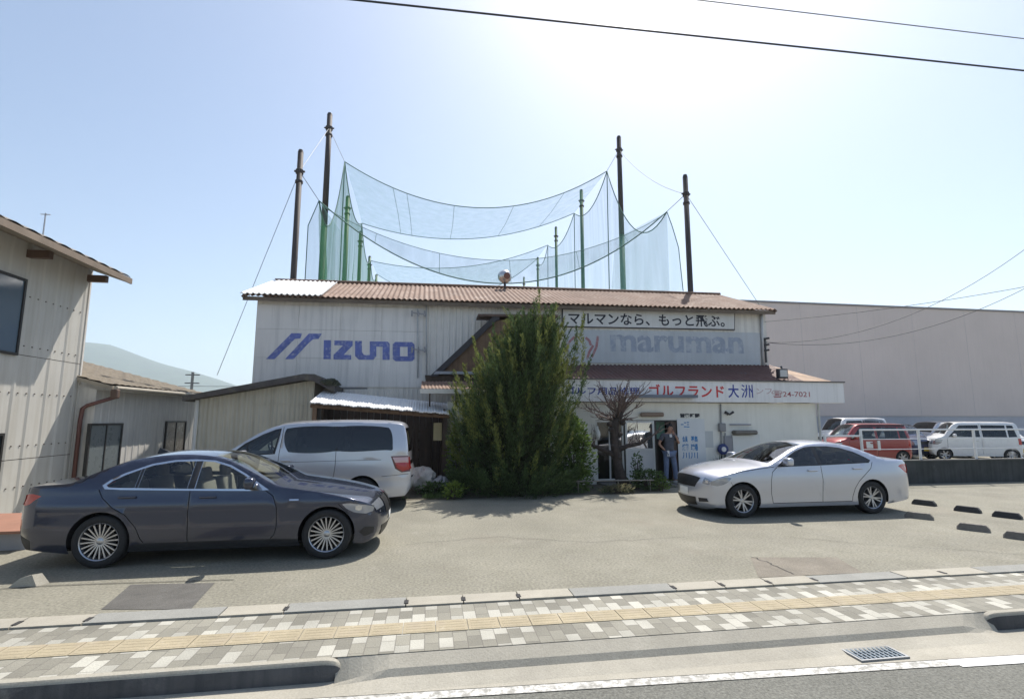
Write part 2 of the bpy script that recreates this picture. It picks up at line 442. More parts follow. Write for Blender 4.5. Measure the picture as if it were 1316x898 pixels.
# wheel stops
STOP = mat('wheel_stop_concrete', (.17, .155, .135), .85, var=.25, scale=6, fine=.2, bump=(50, .4))
STOPD = mat('wheel_stop_black', (.035, .035, .036), .8, var=.2, scale=6)
def wheel_stop(cx, cy, rz, L, material, label, chip=False):
    m = MB(); h, w = .11, .15
    a = L / 2
    pr = [(-w / 2, 0), (-w / 2 + .03, h), (w / 2 - .03, h), (w / 2, 0)]
    rows = [(-a, 1, 0), (-a + .05, 1, 1), (a - .05, 1, 1), (a, 1, 0)]
    v = []
    for x, s_, full in rows:
        for y, z in pr: v.append((x, y, z if full else z * .45))
    f = []
    for i in range(3):
        for j in range(3): f.append((i * 4 + j, i * 4 + j + 1, (i + 1) * 4 + j + 1, (i + 1) * 4 + j))
        f.append((i * 4 + 3, i * 4, i * 4 + 4, i * 4 + 7))
    f += [(0, 1, 2, 3), (12, 13, 14, 15)]
    m.add(v, f)
    for k in (-1, 1):
        m.lathe([(.001, h + .003), (.018, h + .003), (.018, h - .01)], 'z', (k * a * .5, 0, 0), 8)
    ob = m.build('wheel_stop', material, local=True); ob.location = (cx, cy, .001); ob.rotation_euler = (0, 0, rz)
    return tag(ob, label, 'wheel stop', 'wheel stops in the parking bay')
P2 = R(90)
for (pa, pb, m_, lb) in (((1163, 664), (1200, 668), STOP, 'weathered wheel stop just behind the silver sedan'),
                     ((1230, 679), (1273, 684), STOP, 'brownish wheel stop in the middle of the near row'),
                     ((1290, 690), (1345, 697), STOP, 'weathered wheel stop cut by the frame, near row'),
                     ((1173, 647), (1203, 650.5), STOPD, 'black wheel stop nearest the sedan, far row'),
                     ((1227, 655.5), (1261, 659.5), STOPD, 'black wheel stop in the middle of the far row'),
                     ((1276, 663), (1314, 667.5), STOPD, 'black wheel stop farthest right in the far row')):
    a, b = atZ(*pa), atZ(*pb); c = (a + b) / 2; d = b - a
    wheel_stop(c.x, c.y, math.atan2(d.y, d.x), d.length, m_, lb)
# broken lump of a wheel stop in front of the grey sedan's rear wheel
m = MB(); c = atZ(36, 752)
m.add([(-.16, -.07, 0), (.14, -.08, 0), (.17, .08, 0), (-.10, .10, 0), (-.07, -.04, .09), (.06, -.05, .13), (.10, .05, .12), (-.03, .06, .10)], [(0, 1, 5, 4), (1, 2, 6, 5), (2, 3, 7, 6), (3, 0, 4, 7), (4, 5, 6, 7), (3, 2, 1, 0)])
o = m.build('concrete_block', CONC, local=True); o.location = (c.x, c.y, .001); tag(o, 'broken pale lump of concrete lying near the grey sedan', 'block')

# ------------------------------------------------------------------ hills
def ridge(x):
    ks = [(-2600, 330), (-2200, 420), (-1850, 400), (-1517, 334), (-1380, 322), (-1214, 262), (-1000, 195), (-815, 140), (-600, 95), (-300, 60), (0, 52), (600, 46), (1200, 60), (2600, 80)]
    return float(np.interp(x, [k[0] for k in ks], [k[1] for k in ks]))
hb = MB(); nx, ny = 260, 22; vs = []
nzt = rng.normal(size=(40, 3))
def bumpy(x, y):
    s_ = 0
    for q in nzt: s_ += math.sin(x * (.004 + .012 * abs(q[0])) + y * .006 * q[1] + q[2] * 9) / 40 * 3
    return s_
for j in range(ny + 1):
    for i in range(nx + 1):
        X = -2600 + 5200 * i / nx; u = j / ny; Y = 1500 + 1500 * u
        h = max(0, math.sin(min(1, u / .667) * math.pi / 2)) ** 1.3 if u < .667 else 1 - (u - .667) * .9
        r_ = ridge(X)
        vs.append((X, Y, ZR - .08 - 2 + (r_ + 9 * bumpy(X, Y) * min(1, r_ / 120)) * h))
hb.add(vs, [(j * (nx + 1) + i, j * (nx + 1) + i + 1, (j + 1) * (nx + 1) + i + 1, (j + 1) * (nx + 1) + i) for j in range(ny) for i in range(nx)])
kind(hb.build('hills', mat('wooded_hills', (.055, .075, .04), .95, var=.35, scale=.02), smooth=True), 'structure')

# ------------------------------------------------------------------ building materials
WALL_WHITE = mat('painted_board', (.73, .705, .66), .6, var=.07, scale=1.2, streak=.5, streakcol=(.33, .32, .30), spots=[((.40, .37, .33), .62, 2.2, .5)])
WALL_RIB = mat('ribbed_sheet_white', (.69, .665, .625), .5, var=.08, scale=1.5, streak=.35, streakcol=(.40, .385, .36), spots=[((.36, .27, .20), .66, 3.5, .55)])
WALL_PANEL = mat('sign_panel_white', (.72, .70, .68), .5, var=.06, scale=1.0, streak=.45, streakcol=(.36, .36, .36))
WALL_FRONT = mat('front_white_wall', (.77, .76, .70), .65, var=.06, scale=1.5, streak=.25, streakcol=(.55, .54, .48), spots=[((.55, .52, .43), .64, 2.0, .5)])
SIDING = mat('beige_siding', (.52, .505, .46), .6, var=.07, scale=1.0, streak=.5, streakcol=(.36, .33, .27), spots=[((.35, .30, .22), .66, 2.5, .4)])
SHED_SIDING = mat('shed_siding', (.58, .54, .44), .65, var=.09, scale=1.0, streak=.6, streakcol=(.28, .25, .19))
RUST = mat('rusted_roof_sheet', (0.197, 0.122, 0.084), .8, var=.2, scale=.7, fine=.2, streak=.5, streakcol=(.20, .105, .07), spots=[((.33, .25, .20), .55, 1.6, .7), ((.12, .085, .06), .63, 3.0, .7)])
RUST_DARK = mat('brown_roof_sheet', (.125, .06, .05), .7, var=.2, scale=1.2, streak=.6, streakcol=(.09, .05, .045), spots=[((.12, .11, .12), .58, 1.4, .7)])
SHEET_WHITE = mat('white_roof_sheet', (.80, .80, .79), .4, var=.04, scale=1)
WOOD_DARK = mat('dark_wood', (.075, .052, .038), .8, var=.3, scale=3, streak=.6, streakcol=(.02, .016, .013))
WOOD_BROWN = mat('weathered_board', (.20, .125, .075), .8, var=.25, scale=2, streak=.8, streakcol=(.085, .05, .04), spots=[((.10, .055, .05), .55, 1.5, .8)])
TRIM_BROWN = mat('brown_trim', (.12, .075, .055), .6, var=.2)
FRAME_DARK = mat('dark_window_frame', (.035, .033, .032), .5, .2, var=.1)
FRAME_WHITE = mat('white_frame', (.66, .66, .64), .5, var=.05)
PANE = mat('dark_pane', (.035, .045, .05), .06, var=0, spec=.8)
PANE_FROST = mat('frosted_pane', (.14, .16, .165), .3, var=.04, scale=2)
SOFFIT = mat('soffit_board', (.30, .255, .20), .8, var=.2, scale=2)
TILE_ROOF = mat('brown_tile_roof', (0.143, 0.118, 0.084), .85, var=.35, scale=5, fine=.25, spots=[((.15, .12, .09), .55, 9, .8), ((.30, .26, .19), .6, 6, .6)], bump=(14, .8))
BLUE = mat('worn_blue_paint', (.12, .16, .44), .6, var=.25, scale=3, streak=.3, streakcol=(.3, .34, .5), spots=[((.50, .53, .62), .54, 9, .75)])
NAVY_TXT = mat('navy_lettering', (.03, .05, .28), .6, var=.1)
RED_TXT = mat('red_lettering', (.55, .035, .035), .6, var=.1, spots=[((.6, .4, .38), .68, 6, .5)])
INK = mat('black_lettering', (.02, .022, .035), .6, var=.05)

def ribbed(mb, x0, x1, yf, z0, z1, pitch=.20, depth=.022, mi=0):
    """vertical trapezoid ribs on a wall facing -Y; yf(x) gives the wall's depth"""
    x = x0; xs_, ds = [], []
    while x < x1 - 1e-6:
        for fx, d in ((0, 0), (.55, 0), (.65, 1), (.90, 1)):
            xx = x + fx * pitch
            if xx < x1: xs_.append(xx); ds.append(d)
        x += pitch
    xs_.append(x1); ds.append(0)
    v = [(a, yf(a) - d * depth, z) for z in (z0, z1) for a, d in zip(xs_, ds)]; n = len(xs_)
    mb.add(v, [(i, i + 1, n + i + 1, n + i) for i in range(n - 1)], mi)
def ribbed_x(mb, y0, y1, X, z0, z1, pitch=.20, depth=.022, mi=0, gap=.10):
    x = y0; xs_, ds = [], []
    while x < y1 - 1e-6:
        for fx, d in ((0, 0), (.85 - gap, 0), (.87, 1), (.97, 1)):
            xx = x + fx * pitch
            if xx < y1: xs_.append(xx); ds.append(d)
        x += pitch
    xs_.append(y1); ds.append(0)
    v = [(X + d * depth, a, z) for z in (z0, z1) for a, d in zip(xs_, ds)]; n = len(xs_)
    mb.add(v, [(i, i + 1, n + i + 1, n + i) for i in range(n - 1)], mi)
def corrugated(mb, A, B, C, D, pitch=.17, amp=.022, rows=3, thick=True, mi=0, wob=0.0):
    """corrugated sheet: eave A->B, ridge D->C; waves run from eave to ridge"""
    A, B, C, D = map(Vector, (A, B, C, D)); L = (B - A).length
    n = max(8, int(L / pitch * 6)); up = (B - A).cross(D - A).normalized()
    if up.z < 0: up = -up
    def P(u, v):
        p = A.lerp(B, u).lerp(D.lerp(C, u), v)
        w = wob * (math.sin(u * 37) + math.sin(u * 91 + 2)) * (1 - v)
        return tuple(p + up * (amp * math.sin(u * L / pitch * 2 * math.pi) + w))
    mb.grid(P, n, rows, mi)
    if thick: mb.grid(lambda u, v: tuple(Vector(P(u, v)) - up * .03), n, 1, mi)
    if thick:   # close the eave edge
        mb.grid(lambda u, v: tuple(Vector(P(u, 0)) - up * .03 * v), n, 1, mi)

# ------------------------------------------------------------------ the driving range hall
def WY(x): return 17.1 - .0343 * (x + 5.55)
wn_ = Vector((.0343, 1, 0)).normalized()
def onwall(px, py, off=0.0):
    d = ray(px, py); o = Vector((0, 0, CAM_Z)); p0 = Vector((-5.55, 17.1, 0))
    t = (p0 - o).dot(wn_) / d.dot(wn_); return o + d * t - wn_ * off
hall = thing('range_hall', 'long white two tone hall with rusty corrugated roof and faded advertising', 'building', (3, 17, 0))
XA, XB = -5.50, 11.92
w = MB()
zt = 5.70
w.quad((XA, WY(XA), 0), (-.22, WY(-.22), 0), (-.22, WY(-.22), zt), (XA, WY(XA), zt), 1)
ribbed(w, -.22, 4.42, WY, 0, zt, .21, .02)
w.quad((4.42, WY(4.42), 0), (XB, WY(XB), 0), (XB, WY(XB), zt), (4.42, WY(4.42), zt), 1)
for X_, s_ in ((XA, -1), (XB, 1)):
    yf = WY(X_); w.add([(X_, yf, 0), (X_, yf + 6, 0), (X_, yf + 6, zt), (X_, yf + 2.95, 6.98), (X_, yf, zt)], [(0, 1, 2, 3, 4)], 1)
w.quad((XA, WY(XA) + 6, 0), (XB, WY(XB) + 6, 0), (XB, WY(XB) + 6, zt), (XA, WY(XA) + 6, zt), 1)
w.build('wall', [WALL_RIB, WALL_WHITE], hall, recalc=False)
EY, RY, ZE, ZRG = -.36, 2.95, 5.78, 7.10
r_ = MB(); xa, xb = -5.85, 12.10
corrugated(r_, (xa, WY(xa) + EY, ZE), (xb, WY(xb) + EY, ZE), (xb - .12, WY(xb) + RY, ZRG), (xa, WY(xa) + RY, ZRG), .17, .022, 4)
corrugated(r_, (xa, WY(xa) + 6.3, ZE), (xb, WY(xb) + 6.3, ZE), (xb - .12, WY(xb) + RY, ZRG), (xa, WY(xa) + RY, ZRG), .17, .022, 2, False)
roof = r_.build('roof', RUST, hall, smooth=True)
s_ = MB(); xa2, xb2 = -5.9, -3.58
corrugated(s_, (xa2, WY(xa2) + EY - .03, ZE + .045), (xb2 + .12, WY(xb2) + EY - .03, ZE + .045), (xb2, WY(xb2) + RY, ZRG + .045), (xa2, WY(xa2) + RY, ZRG + .045), .17, .022, 2)
s_.build('roof_sheet', SHEET_WHITE, roof, smooth=True)['label'] = 'new white corrugated roof sheet at the left end'
rc = MB(); rc.tube([(xa - .02, WY(xa) + RY, ZRG + .03), (xb - .1, WY(xb) + RY, ZRG + .03)], .07, 8); rc.build('ridge_cap', RUST, roof)
fb = MB()
fb.add([(xa, WY(xa) - .30, ZE - .17), (xb, WY(xb) - .30, ZE - .17), (xb, WY(xb) - .27, ZE - .17), (xa, WY(xa) - .27, ZE - .17), (xa, WY(xa) - .30, ZE - .045), (xb, WY(xb) - .30, ZE - .045), (xb, WY(xb) - .27, ZE - .045), (xa, WY(xa) - .27, ZE - .045)], [(0, 1, 5, 4), (1, 2, 6, 5), (2, 3, 7, 6), (3, 0, 4, 7), (0, 3, 2, 1), (4, 5, 6, 7)])
fb.build('eave_board', mat('eave_board', (.16, .125, .095), .8, var=.3, scale=2), hall)
# barge boards on the gable ends
for X_ in (xa + .02, xb - .02):
    b = MB(); b.tube([(X_, WY(X_) + EY, ZE - .06), (X_, WY(X_) + RY, ZRG - .06), (X_, WY(X_) + 6.3, ZE - .06)], .055, 4); b.build('barge_board', TRIM_BROWN, hall)
# smooth sign panels at the left, with joints
pn = MB()
cols = [XA + .03, -4.20, -2.9, -1.6, -.26]; rows = [2.93, 3.85, 4.76, 5.55]
for i in range(4):
    for j in range(3):
        a, b, c, d = cols[i] + .003, cols[i + 1] - .003, rows[j] + .003, rows[j + 1] - .003
        q = [(a, WY(a) - .002, c), (b, WY(b) - .002, c), (b, WY(b) - .002, d), (a, WY(a) - .002, d)]
        q2 = [(x, y - .024, z) for x, y, z in q]
        pn.add(q + q2, [(4, 5, 6, 7), (0, 1, 5, 4), (1, 2, 6, 5), (2, 3, 7, 6), (3, 0, 4, 7)])
pn.build('sign_panel', WALL_PANEL, hall)
lb = MB(); lb.box(XA, -.2, WY(-3) - .035, WY(-3) + .2, 2.87, 2.92); lb.build('panel_sill', mat('sill_grey', (.22, .22, .23), .6), hall)
low = MB(); ribbed(low, XA + .02, .3, lambda x: WY(x) - .012, .02, 2.86, .15, .014); low.build('lower_cladding', WALL_RIB, hall, recalc=False)
# the big faded blue lettering
def zp(zx, zy): return (330 + zx / 5.722, 400 + zy / 5.722)
def letter(polys, name='letter'):
    m = MB()
    for poly in polys:
        Q = [zp(*p) for p in poly]
        m.prism(Q, lambda x, y: onwall(x, y, .034)[:], lambda x, y: onwall(x, y, .027)[:])
    return m.build(name, BLUE, hall)
letter([[(70, 352), (258, 162), (335, 162), (322, 200), (282, 204), (132, 352)], [(210, 352), (385, 165), (480, 165), (455, 205), (415, 206), (385, 232), (272, 352)]])
letter([[(495, 213), (548, 213), (545, 352), (492, 352)]])
letter([[(572, 216), (706, 218), (706, 252), (640, 320), (695, 322), (695, 356), (566, 354), (566, 320), (636, 252), (572, 250)]])
letter([[(724, 218), (774, 219), (774, 300), (790, 322), (832, 322), (832, 222), (965, 224), (978, 240), (978, 358), (926, 357), (926, 262), (880, 260), (880, 330), (858, 357), (752, 356), (724, 330)]])
letter([[(1020, 226), (1142, 227), (1160, 245), (1160, 262), (1000, 262), (1000, 244)], [(1000, 263), (1054, 263), (1054, 331), (1000, 331)], [(1110, 263), (1160, 263), (1160, 331), (1110, 331)], [(1000, 332), (1160, 332), (1160, 350), (1142, 368), (1022, 367), (1000, 350)]])
# board with the black slogan and the faded panel under it
def board(p, off, th, material, name, parent=hall):
    m = MB(); m.prism(p, lambda x, y: onwall(x, y, off)[:], lambda x, y: onwall(x, y, off - th)[:]); return m.build(name, material, parent)
bd = board([(722, 397), (943, 401.5), (943, 424.5), (722, 420.5)], .075, .06, INK, 'slogan_frame')
board([(723, 398.2), (942, 402.6), (942, 423.4), (723, 419.4)], .082, .05, mat('slogan_board_white', (.66, .66, .65), .55, var=.05, streak=.35, streakcol=(.45, .43, .4)), 'slogan_board')
def walltext(s, pxl, pxr, pyb_l, pyt_l, pyb_r, off, material, name, bold=.012, parent=hall):
    a = onwall(pxl, pyb_l, off); b = onwall(pxr, pyb_r, off); c = onwall(pxl, pyt_l, off)
    rt = (b - a); rt.z = 0
    rt2 = (b - a)
    return text_mesh(s, a, rt2.length, (c - a).length, material, name, parent, bold, normal=tuple((-wn_)[:]), right=tuple(rt2.normalized()[:]), depth=.003)
walltext('マルマンなら、もっと飛ぶ。', 730, 930, 417.5, 402, 421.0, .083, INK, 'slogan', .02)
FADED = mat('faded_panel', (.50, .53, .56), .7, var=.10, scale=1.2, streak=.4, streakcol=(.42, .43, .44), spots=[((.55, .56, .57), .60, 1.2, .55)])
board([(723, 424), (976, 428), (976, 469), (735, 466)], .045, .035, FADED, 'faded_panel')
walltext('maruman', 784, 955, 452, 430, 455, .046, mat('ghost_lettering', (.32, .36, .44), .7, var=.12, scale=3, spots=[((.66, .67, .68), .55, 2.2, .8), ((.50, .53, .56), .50, 4, .7)]), 'ghost_lettering', .03)
PINK = mat('faded_red_stroke', (.40, .19, .20), .7, var=.15, spots=[((.38, .37, .39), .5, 7, .8)])
def stroke(px, wdt):
    m = MB()
    for (x0, y0), (x1, y1) in zip(px[:-1], px[1:]):
        dx, dy = x1 - x0, y1 - y0; l = math.hypot(dx, dy); nx_, ny_ = -dy / l * wdt, dx / l * wdt
        m.prism([(x0 - nx_, y0 - ny_), (x1 - nx_, y1 - ny_), (x1 + nx_, y1 + ny_), (x0 + nx_, y0 + ny_)], lambda x, y: onwall(x, y, .049)[:], lambda x, y: onwall(x, y, .046)[:])
    return m.build('emblem_stroke', PINK, hall)
for arc in ([(727, 451), (731, 440), (738, 433), (744, 434)], [(752, 434), (757, 438), (759, 444)], [(760, 459), (766, 446), (768, 432)], [(754, 462), (757, 452), (762, 444)]): stroke(arc, 1.6)
# corner pipe and small service mast
def pipe(name, pts, r, material, parent, n=6): return MB().tube(pts, r, n).build(name, material, parent, smooth=True)
a, b = onwall(977, 402, .06), onwall(980, 470, .06)
pipe('downpipe', [a, b], .05, mat('pale_pipe', (.52, .52, .52), .5), hall)
sm = thing('service_mast', 'slim wall mast with insulator arms between the blue letters and the ribs', 'mast', onwall(540, 485))
MB().tube([onwall(537, 398, .12), onwall(537, 486, .12)], .028, 6).build('mast_pole', STEEL, sm)
MB().tube([onwall(548, 392, .08), onwall(548, 488, .08)], .022, 6).build('conduit', STEEL, sm)
for y_ in (403, 449):
    q = MB(); q.tube([onwall(529, y_, .2), onwall(548, y_ + 3, .2)], .018, 5)
    for x_ in (530, 538, 546): q.tube([onwall(x_, y_ - 2, .2), onwall(x_, y_ + 5, .2)], .032, 6)
    q.build('insulator_arm', mat('insulator_grey', (.3, .3, .32), .5), sm)
# timber dormer, half hidden by the conifer
dm = thing('timber_dormer', 'brown boarded half gable with dark raking edge left of the conifer', 'dormer', atY(600, 478, 16.4))
DY = 16.15
D = lambda x, y, yy=DY: tuple(atY(x, y, DY) + Vector((0, yy - DY, 0)))
m = MB(); m.prism([(562, 477), (637, 411), (715, 411), (715, 477)], lambda x, y: D(x, y), lambda x, y: D(x, y, DY + .62)); m.build('boarding', WOOD_BROWN, dm)
m = MB(); m.prism([(552, 484), (633, 407.5), (641, 407.5), (641, 412), (637, 413), (562, 484)], lambda x, y: D(x, y, DY - .12), lambda x, y: D(x, y, DY + .6)); m.build('rake_board', mat('dark_rake', (.05, .045, .05), .7), dm)
m = MB(); m.prism([(614, 404.5), (716, 405.5), (716, 408.5), (614, 407.3)], lambda x, y: D(x, y, DY - .16), lambda x, y: D(x, y, DY + .55)); m.build('lintel', TRIM_BROWN, dm)
m = MB(); m.prism([(560, 477.5), (715, 478), (715, 481.5), (557, 481)], lambda x, y: D(x, y, DY - .14), lambda x, y: D(x, y, DY + .6)); m.build('bottom_beam', mat('grey_beam', (.33, .34, .37), .6), dm)
m = MB(); m.prism([(546, 482), (715, 482), (715, 492), (548, 496)], lambda x, y: D(x, y, DY - .02), lambda x, y: D(x, y, DY + .6)); m.build('dark_gap_board', WOOD_DARK, dm)

# ------------------------------------------------------------------ the single storey shop front
shop = thing('shop_front', 'low white shop front with sign band, sliding door and open doorway', 'shop', (6.4, 15.5, 0))
SY = 15.0
w = MB()
def wseg(x0, x1, z0, z1): w.box(x0, x1, SY, SY + .12, z0, z1)
wseg(.52, 4.95, 0, 2.42); wseg(4.95, 7.62, 1.89, 2.42); wseg(7.62, 12.42, 0, 2.42)
w.box(12.30, 12.42, SY + .12, 16.7, 0, 3.0); w.box(.52, .64, SY + .12, 16.9, 0, 2.42)
w.build('wall', WALL_FRONT, shop)
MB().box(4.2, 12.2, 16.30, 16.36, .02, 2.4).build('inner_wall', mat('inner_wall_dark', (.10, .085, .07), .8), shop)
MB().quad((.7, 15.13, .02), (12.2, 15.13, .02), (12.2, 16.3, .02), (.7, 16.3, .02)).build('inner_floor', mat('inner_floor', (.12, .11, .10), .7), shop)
MB().box(.64, 12.3, SY + .12, 16.6, 2.38, 2.41).build('inner_ceiling', mat('inner_ceiling', (.35, .34, .31), .8), shop)
g_ = MB(); g_.box(6.90, 7.40, 15.5, 15.54, 1.30, 1.98); g_.build('notice_panel', mat('green_board', (.22, .42, .33), .6), shop)
st = MB(); st.box(5.0, 12.2, SY - .95, SY - .002, .013, .06); st.build('door_step', mat('door_step_concrete', (.16, .155, .145), .85, var=.2, scale=3), shop)
# window left of the door
wd = MB(); x0, x1, z0, z1 = 4.96, 5.84, .10, 1.88
for a in ((x0, x1, z1 - .05, z1), (x0, x1, z0, z0 + .05), (x0, x0 + .05, z0 + .05, z1 - .05), (x1 - .05, x1, z0 + .05, z1 - .05), (x0 + .42, x0 + .46, z0 + .05, z1 - .05)): wd.box(a[0], a[1], SY + .03, SY + .09, a[2], a[3])
wf = wd.build('window', FRAME_WHITE, shop)
SHOPGLASS = glass_mat('shop_glass', (.55, .58, .56), .9)
MB().quad((x0 + .05, SY + .06, z0 + .05), (x1 - .05, SY + .06, z0 + .05), (x1 - .05, SY + .06, z1 - .05), (x0 + .05, SY + .06, z1 - .05)).build('pane', SHOPGLASS, wf)
# white sliding door: glass above, panel below
dr = MB(); x0, x1, z0, z1 = 5.87, 6.80, .07, 1.87
for a in ((x0, x1, z1 - .06, z1), (x0, x1, z0, z0 + .06), (x0, x0 + .06, z0 + .06, z1 - .06), (x1 - .06, x1, z0 + .06, z1 - .06), (x0 + .06, x1 - .06, .98, 1.04)): dr.box(a[0], a[1], SY - .05, SY - .012, a[2], a[3])
dr = dr.build('sliding_door', FRAME_WHITE, shop)
MB().box(x0 + .06, x1 - .06, SY - .038, SY - .024, z0 + .06, .98).build('door_panel', mat('door_panel_white', (.62, .62, .62), .45, var=.06), dr)
MB().quad((x0 + .06, SY - .03, 1.04), (x1 - .06, SY - .03, 1.04), (x1 - .06, SY - .03, z1 - .06), (x0 + .06, SY - .03, z1 - .06)).build('door_pane', mat('door_mirror_pane', (.55, .57, .58), .05, .9, var=0), dr)
dj = MB(); dj.box(6.82, 6.88, SY - .02, SY + .1, .06, 1.89); dj.box(7.56, 7.62, SY - .02, SY + .1, .06, 1.89); dj.box(6.88, 7.56, SY - .02, SY + .1, 1.84, 1.89); dj.build('door_jamb', FRAME_DARK, shop)
MB().box(7.38, 7.55, SY + .03, SY + .08, .07, 1.84).build('open_door_leaf', mat('door_leaf_brown', (.11, .075, .06), .6), shop)
lam = MB(); a, b = atY(823, 533, SY - .10), atY(853, 532, SY - .10); lam.rbox((a + b) / 2, ((b - a).length, .10, .13), bev=.04); lam.build('door_lamp', mat('old_lamp_cover', (.22, .16, .12), .5), shop)
# sign band
band = MB(); band.box(2.6, 13.28, SY - .25, SY + .05, 2.44, 3.09)
band = band.build('sign_band', mat('sign_band_white', (.76, .75, .75), .55, var=.05, scale=1.2, streak=.35, streakcol=(.44, .44, .42)), shop)
MB().box(2.58, 13.32, SY - .29, SY + .08, 3.09, 3.13).build('band_cap', mat('band_cap_dark', (.11, .10, .10), .6), shop)
BY = SY - .25
def bandtext(s, xl, xr, yb, yt, material, bold=.012, name='lettering'):
    a, b, c = atY(xl, yb, BY), atY(xr, yb, BY), atY(xl, yt, BY)
    return text_mesh(s, a, (b - a).x, (c - a).z, material, name, band, bold)
bandtext('ゴルフ用品修理', 727, 822, 507, 496.5, NAVY_TXT, .02)
bandtext('ゴルフランド', 834, 931, 510, 493.5, RED_TXT, .022)
bandtext('大', 936, 950, 511, 494, NAVY_TXT, .018)
bandtext('洲', 953, 968, 511, 494, NAVY_TXT, .008)
bandtext('ンフ', 972, 992, 506, 499, mat('faded_pink_text', (.52, .36, .37), .6, spots=[((.6, .6, .62), .52, 8, .8)]), .005)
bandtext('☎24-7021', 992, 1041, 511, 501.5, mat('brick_red_lettering', (.36, .10, .11), .6), .006)
MB().tube([(12.46, SY - .06, 0), (12.46, SY - .06, 2.42)], .035, 6).build('corner_pipe', mat('pale_pipe2', (.5, .5, .47), .5), shop)
# dark tin canopy edge under the sign, left of the doorway
a, b = atY(818, 509, SY - .45), atY(895, 509, SY - .45)
cn = MB(); cn.box(a.x, b.x, SY - .55, SY - .25, a.z - .04, a.z + .05); cn.build('door_canopy', mat('slate_tin', (.15, .17, .21), .5, .2, var=.15), shop)
# sloping roof between sign band and hall wall
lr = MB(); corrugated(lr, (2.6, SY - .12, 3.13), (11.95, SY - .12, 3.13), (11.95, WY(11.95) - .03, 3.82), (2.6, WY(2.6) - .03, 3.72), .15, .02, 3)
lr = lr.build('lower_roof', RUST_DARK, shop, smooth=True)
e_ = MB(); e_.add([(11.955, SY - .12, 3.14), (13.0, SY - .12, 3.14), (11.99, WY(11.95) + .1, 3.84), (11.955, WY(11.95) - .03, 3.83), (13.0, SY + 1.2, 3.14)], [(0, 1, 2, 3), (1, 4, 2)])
e_.build('roof_end', mat('sunlit_rust_sheet', (.40, .28, .19), .8, var=.25, scale=2, spots=[((.22, .11, .07), .58, 4, .7)]), shop, recalc=False)['label'] = 'rusted end of the lower roof with sunlight put into its tan colour'  # sunlit end of the roof: the sunshine is put into a paler rust colour
# notices
NB = mat('notice_white', (.66, .68, .69), .5, var=.05)
nb = MB(); a, b = atY(873, 610, SY - .03), atY(905, 538, SY - .03); nb.box(a.x, b.x, SY - .03, SY - .002, .12, b.z)
nb = nb.build('notice_board', NB, shop)
CYAN = mat('blue_notice_ink', (.04, .20, .46), .6, var=.25, scale=8, spots=[((.5, .58, .64), .58, 12, .8)])
def nt_(s, xl, xr, yb, yt, mt_, bold, off=.03, par=None):
    a, b, c = atY(xl, yb, SY - off), atY(xr, yb, SY - off), atY(xl, yt, SY - off)
    return text_mesh(s, a, (b - a).x, (c - a).z, mt_, 'notice_lettering', par or nb, bold)
nt_('一二三', 875, 886, 549, 542, CYAN, .03)
nt_('会員', 877, 884, 568, 560, CYAN, .03); nt_('募集', 888, 897, 568, 560, CYAN, .03)
nt_('練習', 877, 885, 579, 570, CYAN, .03); nt_('球場', 888, 897, 579, 570, CYAN, .03)
nt_('川川', 877, 897, 589, 581, CYAN, .01)
nt_('営業時間', 874, 899, 536.5, 531, INK, .05, .003, shop)
MB().box(8.35, 8.75, SY - .012, SY - .001, 1.05, 1.55).build('paper_notice', mat('grey_paper', (.52, .54, .54), .7, var=.08), shop)
# utilities on the right of the front wall
pipe('wall_conduit', [atY(926, 519, SY - .04), atY(928, 600, SY - .04)], .025, mat('conduit_grey', (.30, .30, .29), .6), shop)
a = atY(928, 549, SY - .07); MB().rbox(a, (.22, .12, .26), bev=.03).build('meter_box', mat('meter_grey', (.24, .24, .25), .4), shop)
pipe('second_conduit', [atY(932, 556, SY - .04), atY(932, 600, SY - .04)], .02, mat('conduit_grey', (.30, .30, .29), .6), shop)
a, b = atY(938, 545.5, SY - .06), atY(965, 545.5, SY - .06); pipe('wall_tube', [a, b], .022, mat('tube_purple_grey', (.30, .30, .36), .5), shop)
a = atY(957, 555.5, SY - .14); MB().rbox(a, (.78, .26, .14), bev=.06, seg=3).build('cabinet_hood', mat('hood_taupe', (.16, .145, .125), .6, var=.2), shop)
a, b = atY(943, 605, SY - .05), atY(975, 559, SY - .05)
cb_ = MB(); cb_.box(a.x, b.x, SY - .10, SY - .002, .1, b.z); cb_ = cb_.build('cabinet', mat('cabinet_white', (.70, .71, .69), .5, var=.05), shop)
a2, b2 = atY(933, 605, SY - .05), atY(941, 560, SY - .05); MB().box(a2.x, b2.x, SY - .08, SY - .002, .1, b2.z).build('cabinet_side_panel', mat('panel_mid_grey', (.28, .28, .30), .6), shop)
a = atY(956, 581, SY - .1); MB().box(a.x - .05, a.x + .07, SY - .115, SY - .10, a.z - .06, a.z + .05).build('cabinet_lock', mat('lock_dark', (.09, .09, .09), .5), cb_)
cm = MB(); a = atY(937, 532, SY - .12); cm.tube([a + Vector((-.13, 0, .06)), a + Vector((.02, 0, -.01)), a + Vector((.15, 0, .07))], [.05, .03, .04], 6); cm.tube([a, a + Vector((0, .11, -.02))], .02, 5); cm.build('wall_bracket', IRON, shop)
